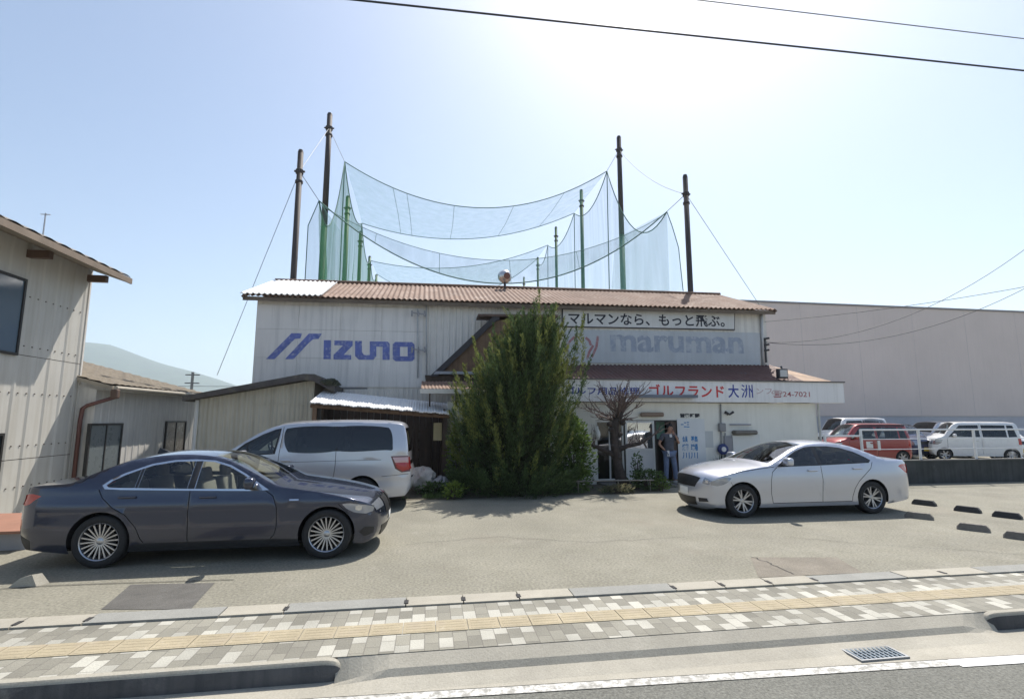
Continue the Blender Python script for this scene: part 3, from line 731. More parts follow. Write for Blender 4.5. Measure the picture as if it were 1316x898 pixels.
# flood lamp on the sign band
fl = thing('flood_lamp', 'square flood lamp standing on the sign band right end', 'flood lamp', atY(1005, 490, SY))
c = atY(1005, 480, SY - .05)
MB().rbox(c, (.34, .16, .32), bev=.03).build('lamp_housing', IRON, fl)
MB().rbox(c + Vector((0, -.085, 0)), (.26, .015, .22), bev=.005).build('lamp_glass', mat('lamp_glass', (.5, .5, .5), .1, var=0), fl)
MB().tube([c + Vector((-.2, 0, 0)), c + Vector((-.2, 0, -.26)), c + Vector((.2, 0, -.26)), c + Vector((.2, 0, 0))], .014, 5).build('lamp_bracket', IRON, fl)
MB().tube([c + Vector((0, 0, .16)), c + Vector((0, .02, .24))], .03, 6).build('lamp_cap', IRON, fl)
# little tin awning left of the conifer
aw = thing('tin_awning', 'small rusty pink tin awning with pale fascia left of the conifer', 'awning', atY(580, 503, 14.9))
A_, B_ = atY(541, 499, 14.55), atY(640, 499, 14.55)
m = MB(); corrugated(m, A_, B_, B_ + Vector((0, .9, .26)), A_ + Vector((0, .9, .26)), .1, .012, 2); m.build('tin_sheet', RUST, aw, smooth=True)
m = MB(); m.box(A_.x - .02, B_.x, 14.50, 14.54, A_.z - .14, A_.z - .01); m.build('fascia', mat('awning_fascia', (.62, .60, .55), .6), aw)
for x_ in (A_.x + .25, A_.x + 1.0):
    MB().tube([(x_, 15.0, A_.z - .5), (x_, 14.6, A_.z - .06)], .025, 5).build('bracket', WOOD_DARK, aw)

# ------------------------------------------------------------------ carport with white roof
cp = thing('carport', 'open lean-to carport with bright white roof and dark timber inside', 'carport', (-1.3, 15.3, 0))
A_, B_ = atY(398, 516.5, 14.2), atY(578, 531, 14.2)
m = MB(); corrugated(m, A_, B_, B_ + Vector((-.02, 1.7, .32)), A_ + Vector((0, 1.7, .40)), .076, .007, 3, True, 0, .008); m.build('roof_sheet', SHEET_WHITE, cp, smooth=True)
m = MB(); m.tube([A_ + Vector((0, .12, -.09)), B_ + Vector((0, .12, -.09))], .055, 4); m.build('front_beam', WOOD_BROWN, cp)
for px_, nm in ((572, 0), (403, 1)):
    x_ = atY(px_, 560, 14.35).x; zt_ = A_.z - .1 if nm else B_.z - .06
    MB().box(x_ - .055, x_ + .055, 14.3, 14.41, 0, zt_).build('post', WOOD_DARK if not nm else WOOD_BROWN, cp)
m = MB()
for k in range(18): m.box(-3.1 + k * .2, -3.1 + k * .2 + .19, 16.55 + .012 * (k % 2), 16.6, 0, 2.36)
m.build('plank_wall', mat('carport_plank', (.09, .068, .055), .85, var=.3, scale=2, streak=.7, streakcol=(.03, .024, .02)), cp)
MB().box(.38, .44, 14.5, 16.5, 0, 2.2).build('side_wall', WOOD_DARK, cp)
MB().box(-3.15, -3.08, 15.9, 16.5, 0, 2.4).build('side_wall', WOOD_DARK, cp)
m = MB(); a, b = atY(535, 615, 15.2), atY(548, 549, 15.2)
for x_ in (a.x, b.x): m.box(x_ - .025, x_ + .025, 15.18, 15.22, 0, b.z)
for k in range(6): m.box(a.x + .025, b.x - .025, 15.185, 15.215, .25 + k * .26, .29 + k * .26)
tag(m.build('ladder', WOOD_DARK), 'dark wooden ladder leaning upright inside the carport', 'ladder')
a, b = atY(558, 565, 14.9), atY(567, 544, 14.9)
tag(MB().rbox(((a.x + b.x) / 2, 14.9, (a.z + b.z) / 2), (.24, .04, .5), bev=.01).build('yellow_sign_board', mat('faded_yellow', (.55, .48, .27), .6, var=.1)), 'plain faded yellow board hanging by the carport post', 'board')
def sack(c, sx, sy, sz, material, label, seed):
    r2 = random.Random(seed); m = MB(); n, k_ = 30, 18; v = []
    ph = [r2.uniform(0, 6) for _ in range(8)]
    for j in range(k_ + 1):
        t = j / k_ * math.pi
        for i in range(n):
            p = i / n * 2 * math.pi
            f = 1 + .22 * math.sin(2 * p + ph[0] + 2 * t) + .20 * math.sin(5 * p + ph[1]) * math.sin(5 * t + ph[2]) + .13 * math.sin(9 * p + ph[3] + 5 * t) + .10 * math.sin(14 * p + ph[4]) * math.sin(9 * t + ph[5])
            v.append((sx * math.sin(t) * math.cos(p) * f, sy * math.sin(t) * math.sin(p) * f, max(0, sz * (.55 + .5 * math.cos(t)) * (.85 + .15 * f))))
    m.add(v, [(j * n + i, j * n + (i + 1) % n, (j + 1) * n + (i + 1) % n, (j + 1) * n + i) for j in range(k_) for i in range(n)])
    o = m.build('sack', material, local=True, auto=50); o.location = c; return tag(o, label, 'sack')
SACKM = mat('white_sacking', (.45, .43, .40), .8, var=.3, scale=6, fine=.2, bump=(20, .6))
sack((-.15, 13.9, .012), .34, .3, .62, SACKM, 'larger crumpled whitish sack dumped at the carport mouth', 3)
sack((.33, 13.75, .012), .22, .22, .42, mat('grey_sacking', (.30, .29, .30), .8, var=.3, scale=6), 'smaller greyish sack beside the carport post', 5)

# ------------------------------------------------------------------ beige shed
sh = thing('garden_shed', 'beige ribbed shed with dark sloping roof edge beside the carport', 'shed', (-5, 16.3, 0))
m = MB(); xl_, xr_ = -6.45, -3.35
def zs(x): return 2.47 + (x + 6.45) * .19
n_ = 26
xs_ = np.linspace(xl_, xr_, n_ * 4 + 1); v = []
for z_ in (0, 1):
    for i, x_ in enumerate(xs_): v.append((x_, 15.8 - (.018 if i % 4 in (1, 2) else 0), 0 if z_ == 0 else zs(x_)))
m.add(v, [(i, i + 1, len(xs_) + i + 1, len(xs_) + i) for i in range(len(xs_) - 1)])
m.quad((xr_, 15.8, 0), (xr_, 17.0, 0), (xr_, 17.0, zs(xr_)), (xr_, 15.8, zs(xr_))); m.quad((xl_, 15.8, 0), (xl_, 17.0, 0), (xl_, 17.0, zs(xl_)), (xl_, 15.8, zs(xl_)))
m.build('wall', SHED_SIDING, sh, recalc=False)
ROOFD = mat('dark_moss_roof', (.10, .09, .085), .9, var=.3, scale=4, fine=.3, spots=[((.17, .15, .10), .55, 5, .7)], bump=(14, 1))
m = MB(); pr = [(-6.75, zs(-6.75)), (-3.6, zs(-3.6) + .02), (-3.35, zs(-3.45) - .02), (-2.72, 2.68), (-2.72, 2.88), (-3.3, zs(-3.3) + .14), (-3.6, zs(-3.6) + .20), (-6.75, zs(-6.75) + .14)]
m.prism(pr, lambda x, z: (x, 15.45, z), lambda x, z: (x, 17.0, z)); m.build('roof', ROOFD, sh)
MB().tube([(-6.47, 15.72, 0), (-6.47, 15.72, 2.45)], .05, 8).build('downpipe', mat('white_pipe', (.72, .71, .68), .45, var=.03), sh)
MB().box(-5.0, -3.5, 15.765, 15.778, 2.35, 2.37).build('seam_strip', SHED_SIDING, sh)
sack((-2.85, 15.6, 2.83), .22, .3, .25, mat('moss_clump', (.05, .055, .035), .95, var=.4, scale=8), 'dark mossy bundle lying on the shed roof end', 9)['category'] = 'bundle'

# ------------------------------------------------------------------ two storey house at the left
hs = thing('corner_house', 'tall pale panelled house with overhanging eave at the left edge', 'house', (-10, 10, 0))
HX, HY0, HY1, HZ = -8.3, 6.0, 13.72, 5.55
m = MB()
for z0, z1 in ((0, 1.10), (1.115, 3.22), (3.235, HZ)): ribbed_x(m, HY0, HY1, HX, z0, z1, .45, .018)
m.quad((HX - .005, HY0, 0), (HX - .005, HY1, 0), (HX - .005, HY1, HZ), (HX - .005, HY0, HZ), 1)
m.add([(HX, HY1, 0), (-16, HY1, 0), (-16, HY1, HZ), (-12.1, HY1, 6.7), (HX, HY1, HZ)], [(0, 1, 2, 3, 4)])
m.add([(HX, HY0, 0), (-16, HY0, 0), (-16, HY0, HZ), (-12.1, HY0, 6.7), (HX, HY0, HZ)], [(0, 1, 2, 3, 4)])
m.quad((-16, HY0, 0), (-16, HY1, 0), (-16, HY1, HZ), (-16, HY0, HZ))
for z_ in (.55, 1.38, 2.45, 3.42, 4.45):
    y_ = 9.0
    while y_ < HY1 - .1:
        m.box(HX + .0, HX + .016, y_ - .012, y_ + .012, z_ - .012, z_ + .012, 1); y_ += .225
m.build('wall', [SIDING, mat('screw_brown', (.13, .11, .09), .6)], hs, recalc=False)
MB().box(HX - .05, HX + .02, HY1 - .001, HY1 + .05, 0, HZ).build('corner_trim', mat('corner_trim_pale', (.66, .63, .58), .5), hs)
m = MB()
EX = -7.42
def hroof(y, u):  # u 0 eave .. 1 ridge
    return (EX + (-12.1 - EX) * u, y, 5.26 + (6.85 - 5.26) * u)
ny_ = 40
m.grid(lambda u, v: (lambda q: (q[0], q[1], q[2] + .15 + .035 * abs(math.sin(v * ny_ / 2 * math.pi)) + .02 * math.sin(u * 40)))(hroof(HY0 - .8 + (HY1 + .05 - HY0 + .8) * v, u)), 24, ny_ * 4)
m.grid(lambda u, v: (lambda q: (-24.2 - q[0], q[1], q[2] + .15))(hroof(HY0 - .8 + (HY1 + .05 - HY0 + .8) * v, u)), 2, 2)
rf = m.build('roof', mat('grey_brown_tile', (.19, .165, .14), .8, var=.3, scale=4, spots=[((.12, .10, .085), .55, 7, .7)]), hs)
m = MB(); y0_, y1_ = HY0 - .8, HY1 + .05
e0, e1 = hroof(y0_, 0), hroof(y0_, 1)
m.add([(e0[0], y0_, e0[2]), (e0[0], y1_, e0[2]), (e1[0], y1_, e1[2]), (e1[0], y0_, e1[2])] + [(e0[0], y0_, e0[2] + .13), (e0[0], y1_, e0[2] + .13), (e1[0], y1_, e1[2] + .13), (e1[0], y0_, e1[2] + .13)], [(0, 1, 2, 3), (0, 1, 5, 4), (1, 2, 6, 5), (2, 3, 7, 6), (3, 0, 4, 7)])
m.build('soffit', SOFFIT, rf)
m = MB(); m.box(EX - .005, EX + .035, y0_, y1_, 5.25, 5.385); m.build('fascia_board', mat('fascia_brown', (.22, .17, .125), .7, var=.25, scale=3), rf)
for y_ in (HY1 - .08, 11.75, 9.6):
    MB().box(HX, HX + .42, y_ - .06, y_ + .06, 5.24, 5.40).build('roof_beam', TRIM_BROWN, hs)
def window_x(parent, X, y0, y1, z0, z1, split, frame, pane, name='window'):
    f = MB(); t_ = .05
    for a in ((y0, y1, z1 - t_, z1), (y0, y1, z0, z0 + t_), (y0, y0 + t_, z0 + t_, z1 - t_), (y1 - t_, y1, z0 + t_, z1 - t_)): f.box(X - .02, X + .05, a[0], a[1], a[2], a[3])
    if split: f.box(X - .02, X + .04, (y0 + y1) / 2 - .02, (y0 + y1) / 2 + .02, z0 + t_, z1 - t_)
    fo = f.build(name, frame, parent)
    MB().quad((X + .025, y0 + t_, z0 + t_), (X + .025, y1 - t_, z0 + t_), (X + .025, y1 - t_, z1 - t_), (X + .025, y0 + t_, z1 - t_)).build('pane', pane, fo)
window_x(hs, HX, 9.6, 11.75, 3.2, 4.78, True, FRAME_DARK, mat('blue_grey_pane', (.10, .14, .18), .12, var=.1, scale=.5))
window_x(hs, HX, 9.5, 11.68, .9, 1.65, True, FRAME_DARK, PANE)
an = thing('roof_antenna', 'thin short antenna mast on the corner house roof', 'antenna', (-8.2, 11.9, 5.7))
b_ = Vector((-8.6, 12.5, 5.75)); m = MB(); m.tube([b_, b_ + Vector((0, 0, .75))], .015, 5); m.tube([b_ + Vector((-.1, 0, .72)), b_ + Vector((.1, 0, .72))], .01, 4); m.build('antenna_rod', STEEL, an)

# annex behind it
ax = thing('house_annex', 'low grey panelled annex with brown tiled roof behind the corner house', 'annex', (-9, 16.5, 0))
AX, AY0, AY1 = -7.9, 13.74, 19.3
m = MB()
ribbed_x(m, AY0, AY1, AX, 0, 2.62, .3, .014)
m.quad((AX, AY0, 0), (-13, AY0, 0), (-13, AY0, 4.0), (AX, AY0, 2.62)); m.quad((AX, AY1, 0), (-13, AY1, 0), (-13, AY1, 4.0), (AX, AY1, 2.62))
m.build('wall', mat('grey_beige_siding', (.58, .56, .52), .6, var=.07, streak=.5, streakcol=(.32, .30, .27)), ax, recalc=False)
m = MB()
def aroof(y, u): return (-7.5 - 4.4 * u, y, 2.72 + 1.18 * u)
rows_ = 15
def AP(u, v):
    q = aroof(AY0 - .12 + (AY1 - AY0 + .25) * v, u); st_ = (u * rows_) % 1.0
    return (q[0], q[1], q[2] + .03 * (1 - st_) + .018 * abs(math.sin(v * 22 * math.pi)))
m.grid(AP, rows_ * 4, 22 * 6); m.build('roof', TILE_ROOF, ax)
m = MB(); a, b, c, d = aroof(AY0 - .12, 0), aroof(AY1 + .13, 0), aroof(AY1 + .13, 1), aroof(AY0 - .12, 1)
lo = lambda q, z: (q[0], q[1], q[2] + z)
m.add([lo(q, -.10) for q in (a, b, c, d)] + [lo(q, -.01) for q in (a, b, c, d)], [(0, 1, 2, 3), (0, 1, 5, 4), (1, 2, 6, 5), (2, 3, 7, 6), (3, 0, 4, 7)])
m.build('eave_board', mat('annex_eave', (.33, .29, .23), .7, var=.2), ax)
m = MB(); m.tube([(-7.44, AY0 - .1, 2.66), (-7.44, AY1 + .1, 2.70)], .05, 8); m.build('gutter_pipe', mat('gutter_tan', (.40, .36, .29), .5), ax)
g0 = Vector((-7.45, 13.66, 2.62)); m = MB(); m.rbox(g0 + Vector((0, 0, -.1)), (.16, .14, .22), bev=.03); m.build('rain_head', TRIM_BROWN, ax)
pipe('downpipe', [g0 + Vector((0, 0, -.18)), atY(112, 521, 13.66), atY(106, 525, 13.66), atY(103, 540, 13.66), (atY(103, 540, 13.66).x, 13.66, 0)], .045, mat('pipe_red_brown', (.14, .06, .05), .5), ax)
window_x(ax, AX, 13.42 + .15, 14.9, .5, 1.82, True, FRAME_DARK, PANE_FROST)
window_x(ax, AX, 17.15, 18.45, .55, 1.86, True, FRAME_DARK, mat('brownish_pane', (.14, .12, .10), .25, var=.2, scale=1.5))
# planter box with orange lid by the house
pl = thing('planter_box', 'grey block planter with orange brown top at the left frame edge', 'planter', (-5.9, 9.0, 0))
m = MB(); m.box(-6.9, -5.9, 9.0, 9.8, 0, .25); m.build('block_base', mat('block_grey', (.33, .33, .34), .8, var=.12), pl)
m = MB(); m.add([(-7.0, 8.9, .25), (-5.86, 8.9, .25), (-5.86, 9.8, .36), (-7.0, 9.8, .36), (-7.0, 8.9, .29), (-5.86, 8.9, .29), (-5.86, 9.8, .41), (-7.0, 9.8, .41)], [(0, 1, 2, 3), (4, 5, 6, 7), (0, 1, 5, 4), (1, 2, 6, 5), (2, 3, 7, 6), (3, 0, 4, 7)])
m.build('lid', mat('orange_board', (.30, .15, .10), .7, var=.15), pl)
m = MB(); m.rbox((-6.0, 10.6, .62), (.7, .5, .28), (0, .25, .3), .05); m.rbox((-6.1, 10.6, .3), (.5, .4, .6), bev=.04); tag(m.build('black_bin_bag', mat('black_plastic', (.015, .015, .016), .4)), 'black plastic bundle behind the orange topped planter', 'bundle')

# ------------------------------------------------------------------ big beige shop building at the right
bb = thing('warehouse', 'huge plain beige warehouse with blue grey base behind parked cars', 'building', (38, 32, 0))
BYF = 28.0
pz = atY(1150, 534.5, BYF).z; tz = atY(1150, 395.5, BYF).z
bx0 = 18.6
MB().box(bx0, 75, BYF, 45, pz, tz).build('upper_wall', mat('beige_render', (.72, .62, .575), .75, var=.05, scale=.4, streak=.10, streakcol=(.36, .32, .31)), bb)
MB().box(bx0 + .05, 74.95, BYF + .04, 44.9, 0, pz).build('base_wall', mat('base_blue_grey', (.50, .50, .54), .7, var=.06), bb)
MB().box(bx0 - .05, 75.05, BYF - .05, 45.05, tz, tz + .12).build('parapet_cap', mat('cap_grey', (.27, .25, .25), .5), bb)
m = MB()
for k in range(1, 14): m.box(bx0 + k * 4.0, bx0 + k * 4.0 + .03, BYF - .004, BYF + .01, pz, tz)
m.build('wall_joint', mat('joint_beige', (.60, .53, .505), .7), bb)
# low dark wall with white railing
lw = thing('low_wall', 'low black stained concrete wall in front of the parked cars', 'wall', (17, 13.7, 0))
MB().box(11.4, 40, 13.62, 13.80, 0, .66).build('wall_body', mat('black_stained_wall', (.055, .058, .058), .85, var=.3, scale=2, streak=.7, streakcol=(.02, .024, .024), spots=[((.13, .14, .13), .63, 3, .6)]), lw)
MB().box(11.4, 40, 13.60, 13.83, .66, .70).build('coping', mat('coping_dark', (.09, .09, .085), .85, var=.2), lw)
rl = thing('railing', 'white metal railing standing on the low black wall', 'railing', (17, 13.72, .7))
RW = mat('white_rail_paint', (.74, .74, .74), .4, var=.04)
for k in range(8): MB().tube([(12.80 + 2.0 * k, 13.72, .70), (12.80 + 2.0 * k, 13.72, 1.60)], .038, 8).build('post', RW, rl)
for z_, r2 in ((1.60, .03), (1.32, .014), (1.02, .014)):
    MB().tube([(12.78, 13.72, z_), (28, 13.72, z_)], r2, 6).build('rail', RW, rl)
MB().tube([(11.55, 13.72, 1.42), (12.76, 13.72, 1.42)], .03, 6).build('rail', RW, rl)
MB().tube([(11.58, 13.72, .70), (11.58, 13.72, 1.46)], .04, 8).build('post', RW, rl)

# ------------------------------------------------------------------ cars
def pchip(xs, ys):
    xs, ys = np.array(xs, float), np.array(ys, float); h = np.diff(xs); d = np.diff(ys) / h
    m = np.zeros(len(xs))
    for i in range(1, len(xs) - 1):
        if d[i - 1] * d[i] > 0:
            w1, w2 = 2 * h[i] + h[i - 1], h[i] + 2 * h[i - 1]; m[i] = (w1 + w2) / (w1 / d[i - 1] + w2 / d[i])
    m[0], m[-1] = d[0], d[-1]
    def f(x):
        x = min(max(x, xs[0]), xs[-1]); i = min(max(int(np.searchsorted(xs, x)) - 1, 0), len(xs) - 2)
        t = (x - xs[i]) / h[i]
        return (2 * t**3 - 3 * t**2 + 1) * ys[i] + (t**3 - 2 * t**2 + t) * h[i] * m[i] + (-2 * t**3 + 3 * t**2) * ys[i + 1] + (t**3 - t**2) * h[i] * m[i + 1]
    return f
def catmull(P, step):
    """smooth open path through points; a point given twice stays a corner"""
    out = [];
    for i in range(len(P) - 1):
        p0 = P[max(i - 1, 0)]; p1, p2 = P[i], P[i + 1]; p3 = P[min(i + 2, len(P) - 1)]
        L = math.hypot(p2[0] - p1[0], p2[1] - p1[1])
        n = max(1, int(round(L / step)))
        for k in range(n):
            t = k / n
            out.append(tuple(.5 * (2 * b + (c - a) * t + (2 * a - 5 * b + 4 * c - d) * t * t + (3 * b - a - 3 * c + d) * t**3) for a, b, c, d in zip(p0, p1, p2, p3)))
    out.append(tuple(P[-1])); return out
def inpoly(p, poly):
    x, y = p; c = False; n = len(poly); j = n - 1
    for i in range(n):
        xi, yi = poly[i]; xj, yj = poly[j]
        if (yi > y) != (yj > y) and x < (xj - xi) * (y - yi) / (yj - yi) + xi: c = not c
        j = i
    return c
def smooth_closed(P, step=.05):
    n = len(P); out = []
    for i in range(n):
        p0, p1, p2, p3 = P[i - 1], P[i], P[(i + 1) % n], P[(i + 2) % n]
        k_ = max(1, int(math.hypot(p2[0] - p1[0], p2[1] - p1[1]) / step))
        for k in range(k_):
            t = k / k_
            cr = tuple(.5 * (2 * b + (c - a) * t + (2 * a - 5 * b + 4 * c - d) * t * t + (3 * b - a - 3 * c + d) * t**3) for a, b, c, d in zip(p0, p1, p2, p3))
            ln_ = tuple(a + (b - a) * t for a, b in zip(p1, p2))
            out.append(tuple(.55 * a + .45 * b for a, b in zip(cr, ln_)))
    return out
def grow(poly, d):
    n = len(poly); A = sum(poly[i][0] * poly[(i + 1) % n][1] - poly[(i + 1) % n][0] * poly[i][1] for i in range(n)); s_ = 1 if A > 0 else -1; out = []
    for i in range(n):
        a, b, c = poly[i - 1], poly[i], poly[(i + 1) % n]
        t = Vector((c[0] - a[0], c[1] - a[1])).normalized(); out.append((b[0] + t.y * d * s_, b[1] - t.x * d * s_))
    return out
def ribbon(pts, w):
    L_, R_ = [], []
    for i, p in enumerate(pts):
        a, b = pts[max(i - 1, 0)], pts[min(i + 1, len(pts) - 1)]; t = Vector((b[0] - a[0], b[1] - a[1])).normalized()
        L_.append((p[0] - t.y * w, p[1] + t.x * w)); R_.append((p[0] + t.y * w, p[1] - t.x * w))
    return L_ + R_[::-1]

CAR_GLASS = glass_mat('car_glass', (.74, .80, .78), 1.0)
CAR_GLASS_DARK = glass_mat('privacy_glass', (.06, .065, .075), 1.0)
BLACKTRIM = mat('black_trim', (.018, .018, .02), .45, var=0)
SEAM = mat('panel_gap', (.012, .012, .012), .9, var=0)
INTERIOR = mat('car_interior', (.06, .058, .055), .8, var=.1)
BEIGE_SEAT = mat('pale_seat', (.30, .27, .23), .8, var=.1)
CHROME = mat('chrome', (.75, .76, .78), .12, 1.0, var=0)
ALLOY = mat('alloy_rim', (.46, .47, .50), .3, .85, var=0)
LAMP_CLEAR = mat('lamp_lens', (.33, .35, .39), .08, .5, var=0, coat=1)
LAMP_RED = mat('lamp_red', (.42, .012, .012), .1, var=.1, coat=1)
PLATE_Y = mat('yellow_plate', (.62, .44, .03), .5, var=.05)
PLATE_W = mat('white_plate', (.75, .75, .73), .5, var=.03)

def build_car(S, loc, rz, label, cat, paint, group=None):
    """car body from a side outline, a plan taper and a height profile; local x forward, y left, z up"""
    root = thing(S.get('name', 'car'), label, cat, loc, rz, group)
    k_ = S.get('scale', 1.0); step = S.get('step', .06); L = S['L']; ax = S['axles']; xm = (ax[0] + ax[1]) / 2
    plan = pchip(*zip(*S['plan'])); prof = pchip(*zip(*S['prof'])); belt = pchip(*zip(*S['belt'])); tum = S['tumble']; tc = S.get('tcurve', .15)
    def Y_(s, z):
        zb = belt(s); y = plan(s) * prof(min(z, zb))
        if z > zb: y -= tum * (z - zb) + tc * (z - zb)**2
        return max(y, .05)
    def to3(s, z, sd, off=0.0): return (k_ * (xm - s), k_ * sd * (Y_(s, z) + off), k_ * z)
    path = catmull(S['path'], step)
    zs_ = S['sill']; ra, za = S['arch_r'], S['arch_z']
    bot = [path[-1]]; s_cur = path[-1][0]
    bl = [(path[-1][0], path[-1][1])]
    da = math.sqrt(ra**2 - (za - zs_)**2)
    pts = []
    for s_ax in (ax[1], ax[0]):
        pts.append((s_ax + da, zs_)); a0 = math.asin((zs_ - za) / ra)
        n = 18
        arc = [(s_ax + ra * math.cos(a0 + (math.pi - 2 * a0) * i / n), za + ra * math.sin(a0 + (math.pi - 2 * a0) * i / n)) for i in range(1, n)]
        pts += arc; pts.append((s_ax - da, zs_))
    raw = [path[-1]] + pts + [path[0]]
    bot = []
    for a, b in zip(raw[:-1], raw[1:]):
        n = max(1, int(math.hypot(b[0] - a[0], b[1] - a[1]) / step))
        for i in range(1, n + 1): bot.append((a[0] + (b[0] - a[0]) * i / n, a[1] + (b[1] - a[1]) * i / n))
    bot = bot[:-1]
    outline = path + bot
    # feature polygons on the side: (name, polygon, material, separate part?)
    feats = []
    for fname, poly, m_, sm_ in S['side']:
        feats.append((fname, smooth_closed(poly, .05) if sm_ else poly, m_))
    V = [Vector(p) for p in outline]; E_ = [(i, (i + 1) % len(outline)) for i in range(len(outline))]
    for _, poly, _m in feats:
        o = len(V); V += [Vector(p) for p in poly]; E_ += [(o + i, o + (i + 1) % len(poly)) for i in range(len(poly))]
    bpts = np.array([v[:] for v in V])
    smin, smax = bpts[:len(outline), 0].min(), bpts[:len(outline), 0].max(); zmax = bpts[:len(outline), 1].max()
    for a in np.arange(smin, smax, step):
        for b in np.arange(.1, zmax, step):
            if inpoly((a, b), outline) and ((bpts - (a, b))**2).sum(1).min() > (step * .4)**2: V.append(Vector((a, b)))
    ov, _oe, of, *_ = delaunay_2d_cdt(V, E_, [], 0, 1e-5)
    groups = {None: []}
    for tri in of:
        c = (sum(ov[i][0] for i in tri) / 3, sum(ov[i][1] for i in tri) / 3)
        if not inpoly(c, outline): continue
        key = None
        for i, (_n, poly, _m) in enumerate(feats):
            if inpoly(c, poly): key = i; break
        groups.setdefault(key, []).append(tri)
    def sub(tris, sd, off=0.0):
        idx = {}; v = []; f = []
        for t in tris:
            q = []
            for i in t:
                if i not in idx: idx[i] = len(v); v.append(to3(ov[i][0], ov[i][1], sd, off))
                q.append(idx[i])
            f.append(tuple(q if sd < 0 else q[::-1]))
        return v, f
    body = MB()
    for sd in (1, -1): body.add(*sub(groups[None], sd))
    # wrap-over strip
    U = [-1, -.985, -.95, -.88, -.78, -.62, -.42, -.2, 0, .2, .42, .62, .78, .88, .95, .985, 1]; nU = len(U)
    crown = pchip(*zip(*[(i, c) for i, c in enumerate(S['crown'])])); nP = len(S['path'])
    # arc position of each sample in key-point index units
    keys = []; acc = 0
    for i in range(nP - 1):
        n = max(1, int(round(math.hypot(S['path'][i + 1][0] - S['path'][i][0], S['path'][i + 1][1] - S['path'][i][1]) / step)))
        keys += [i + j / n for j in range(n)]
    keys.append(nP - 1)
    nrm = []
    for i in range(len(path)):
        a, b = path[max(i - 1, 0)], path[min(i + 1, len(path) - 1)]; t = Vector((b[0] - a[0], b[1] - a[1])).normalized(); nrm.append((-t.y, t.x))
    cp_ = S.get('cpow', 2.2)
    def surf(u, i, off=0.0):
        s, z = path[i]; c = crown(keys[i]) * (1 - abs(u)**cp_) + off
        return (k_ * (xm - (s + nrm[i][0] * c)), k_ * u * Y_(s, z), k_ * (z + nrm[i][1] * c))
    strips = S['strip']      # (name, key0, key1, umax, material)
    sv = [surf(u, i) for i in range(len(path)) for u in U]
    def sface(i, j): return (i * nU + j, (i + 1) * nU + j, (i + 1) * nU + j + 1, i * nU + j + 1)
    sgroups = {}
    for i in range(len(path) - 1):
        km = (keys[i] + keys[i + 1]) / 2
        for j in range(nU - 1):
            um = abs((U[j] + U[j + 1]) / 2); key = None
            for q, (_n, k0, k1, umax, _m) in enumerate(strips):
                if k0 <= km <= k1 and um < umax: key = q; break
            sgroups.setdefault(key, []).append(sface(i, j))
    def subm(faces):
        idx = {}; v = []; f = []
        for t in faces:
            q = []
            for i in t:
                if i not in idx: idx[i] = len(v); v.append(sv[i])
                q.append(idx[i])
            f.append(tuple(q))
        return v, f
    body.add(*subm(sgroups[None]))
    b_ = body.build('body', [paint], root, True, smooth=True, recalc=False, weld=.0005)
    bmm = bmesh.new(); bmm.from_mesh(b_.data); bmesh.ops.recalc_face_normals(bmm, faces=bmm.faces)
    # make sure the normals point outwards
    if sum(1 if (f.normal.y * f.calc_center_median().y) > 0 else -1 for f in bmm.faces if abs(f.normal.y) > .7) < 0: bmesh.ops.reverse_faces(bmm, faces=bmm.faces)
    bmm.to_mesh(b_.data); bmm.free()
    b_.data.set_sharp_from_angle(angle=R(75))
    # side features: windows, seams, lamps, trims
    merged = {}
    for i, (fname, _p, m_) in enumerate(feats):
        if i not in groups: continue
        for sd in (1, -1):
            merged.setdefault((fname, m_.name, sd if 'light' in fname else (i, sd)), []).append(sub(groups[i], sd, -.004 if fname == 'panel_gap' else 0))
    lampextra = {}
    def patch(corners, off=.006, nx=6, ny=4, rear=False):
        """quad given as 4 (y,z) corners, laid on the front or rear face"""
        rng_ = [i for i in range(len(path)) if (keys[i] <= S['front_keys'] if not rear else keys[i] >= S['rear_keys'])]
        zz = [path[i][1] for i in rng_]
        v = []
        for b in range(ny + 1):
            for a in range(nx + 1):
                u_, w_ = a / nx, b / ny
                c0 = [corners[0][q] + (corners[1][q] - corners[0][q]) * u_ for q in (0, 1)]; c1 = [corners[3][q] + (corners[2][q] - corners[3][q]) * u_ for q in (0, 1)]
                y, z = (c0[q] + (c1[q] - c0[q]) * w_ for q in (0, 1))
                order = sorted(range(len(zz)), key=lambda q: zz[q]); zz2 = [zz[q] for q in order]
                ss = float(np.interp(z, zz2, [path[rng_[q]][0] for q in order]))
                ii = rng_[min(range(len(zz)), key=lambda q: abs(zz[q] - z))]
                ye = Y_(ss, z); u = max(-1, min(1, y / ye)); c = crown(keys[ii]) * (1 - abs(u)**cp_) + off
                v.append((k_ * (xm - (ss + nrm[ii][0] * c)), k_ * u * (ye + (off if abs(u) > .97 else 0)), k_ * (z + nrm[ii][1] * c)))
        f = [(j * (nx + 1) + i, j * (nx + 1) + i + 1, (j + 1) * (nx + 1) + i + 1, (j + 1) * (nx + 1) + i) for j in range(ny) for i in range(nx)]
        return v, f
    for (pname, corners, m_, rear, both) in S.get('patches', []):
        for sd in ((1, -1) if both else (1,)):
            cs = [(y * sd, z) for y, z in corners]
            merged.setdefault((pname, m_.name, sd if both else 0), []).append(patch(cs, rear=rear))
    matof = {m_.name: m_ for _a, _b, m_, *_ in S['side']}; matof.update({p[2].name: p[2] for p in S.get('patches', [])})
    made = {}
    for (fname, mname, sd), lst in merged.items():
        m = MB()
        for v, f in lst: m.add(v, f)
        made[(fname, sd)] = m.build(fname, matof[mname], root, True, smooth=True)
    for q, (sname, *_r, m_) in enumerate(strips):
        if q in sgroups: MB().add(*subm(sgroups[q])).build(sname, m_, root, True, smooth=True)
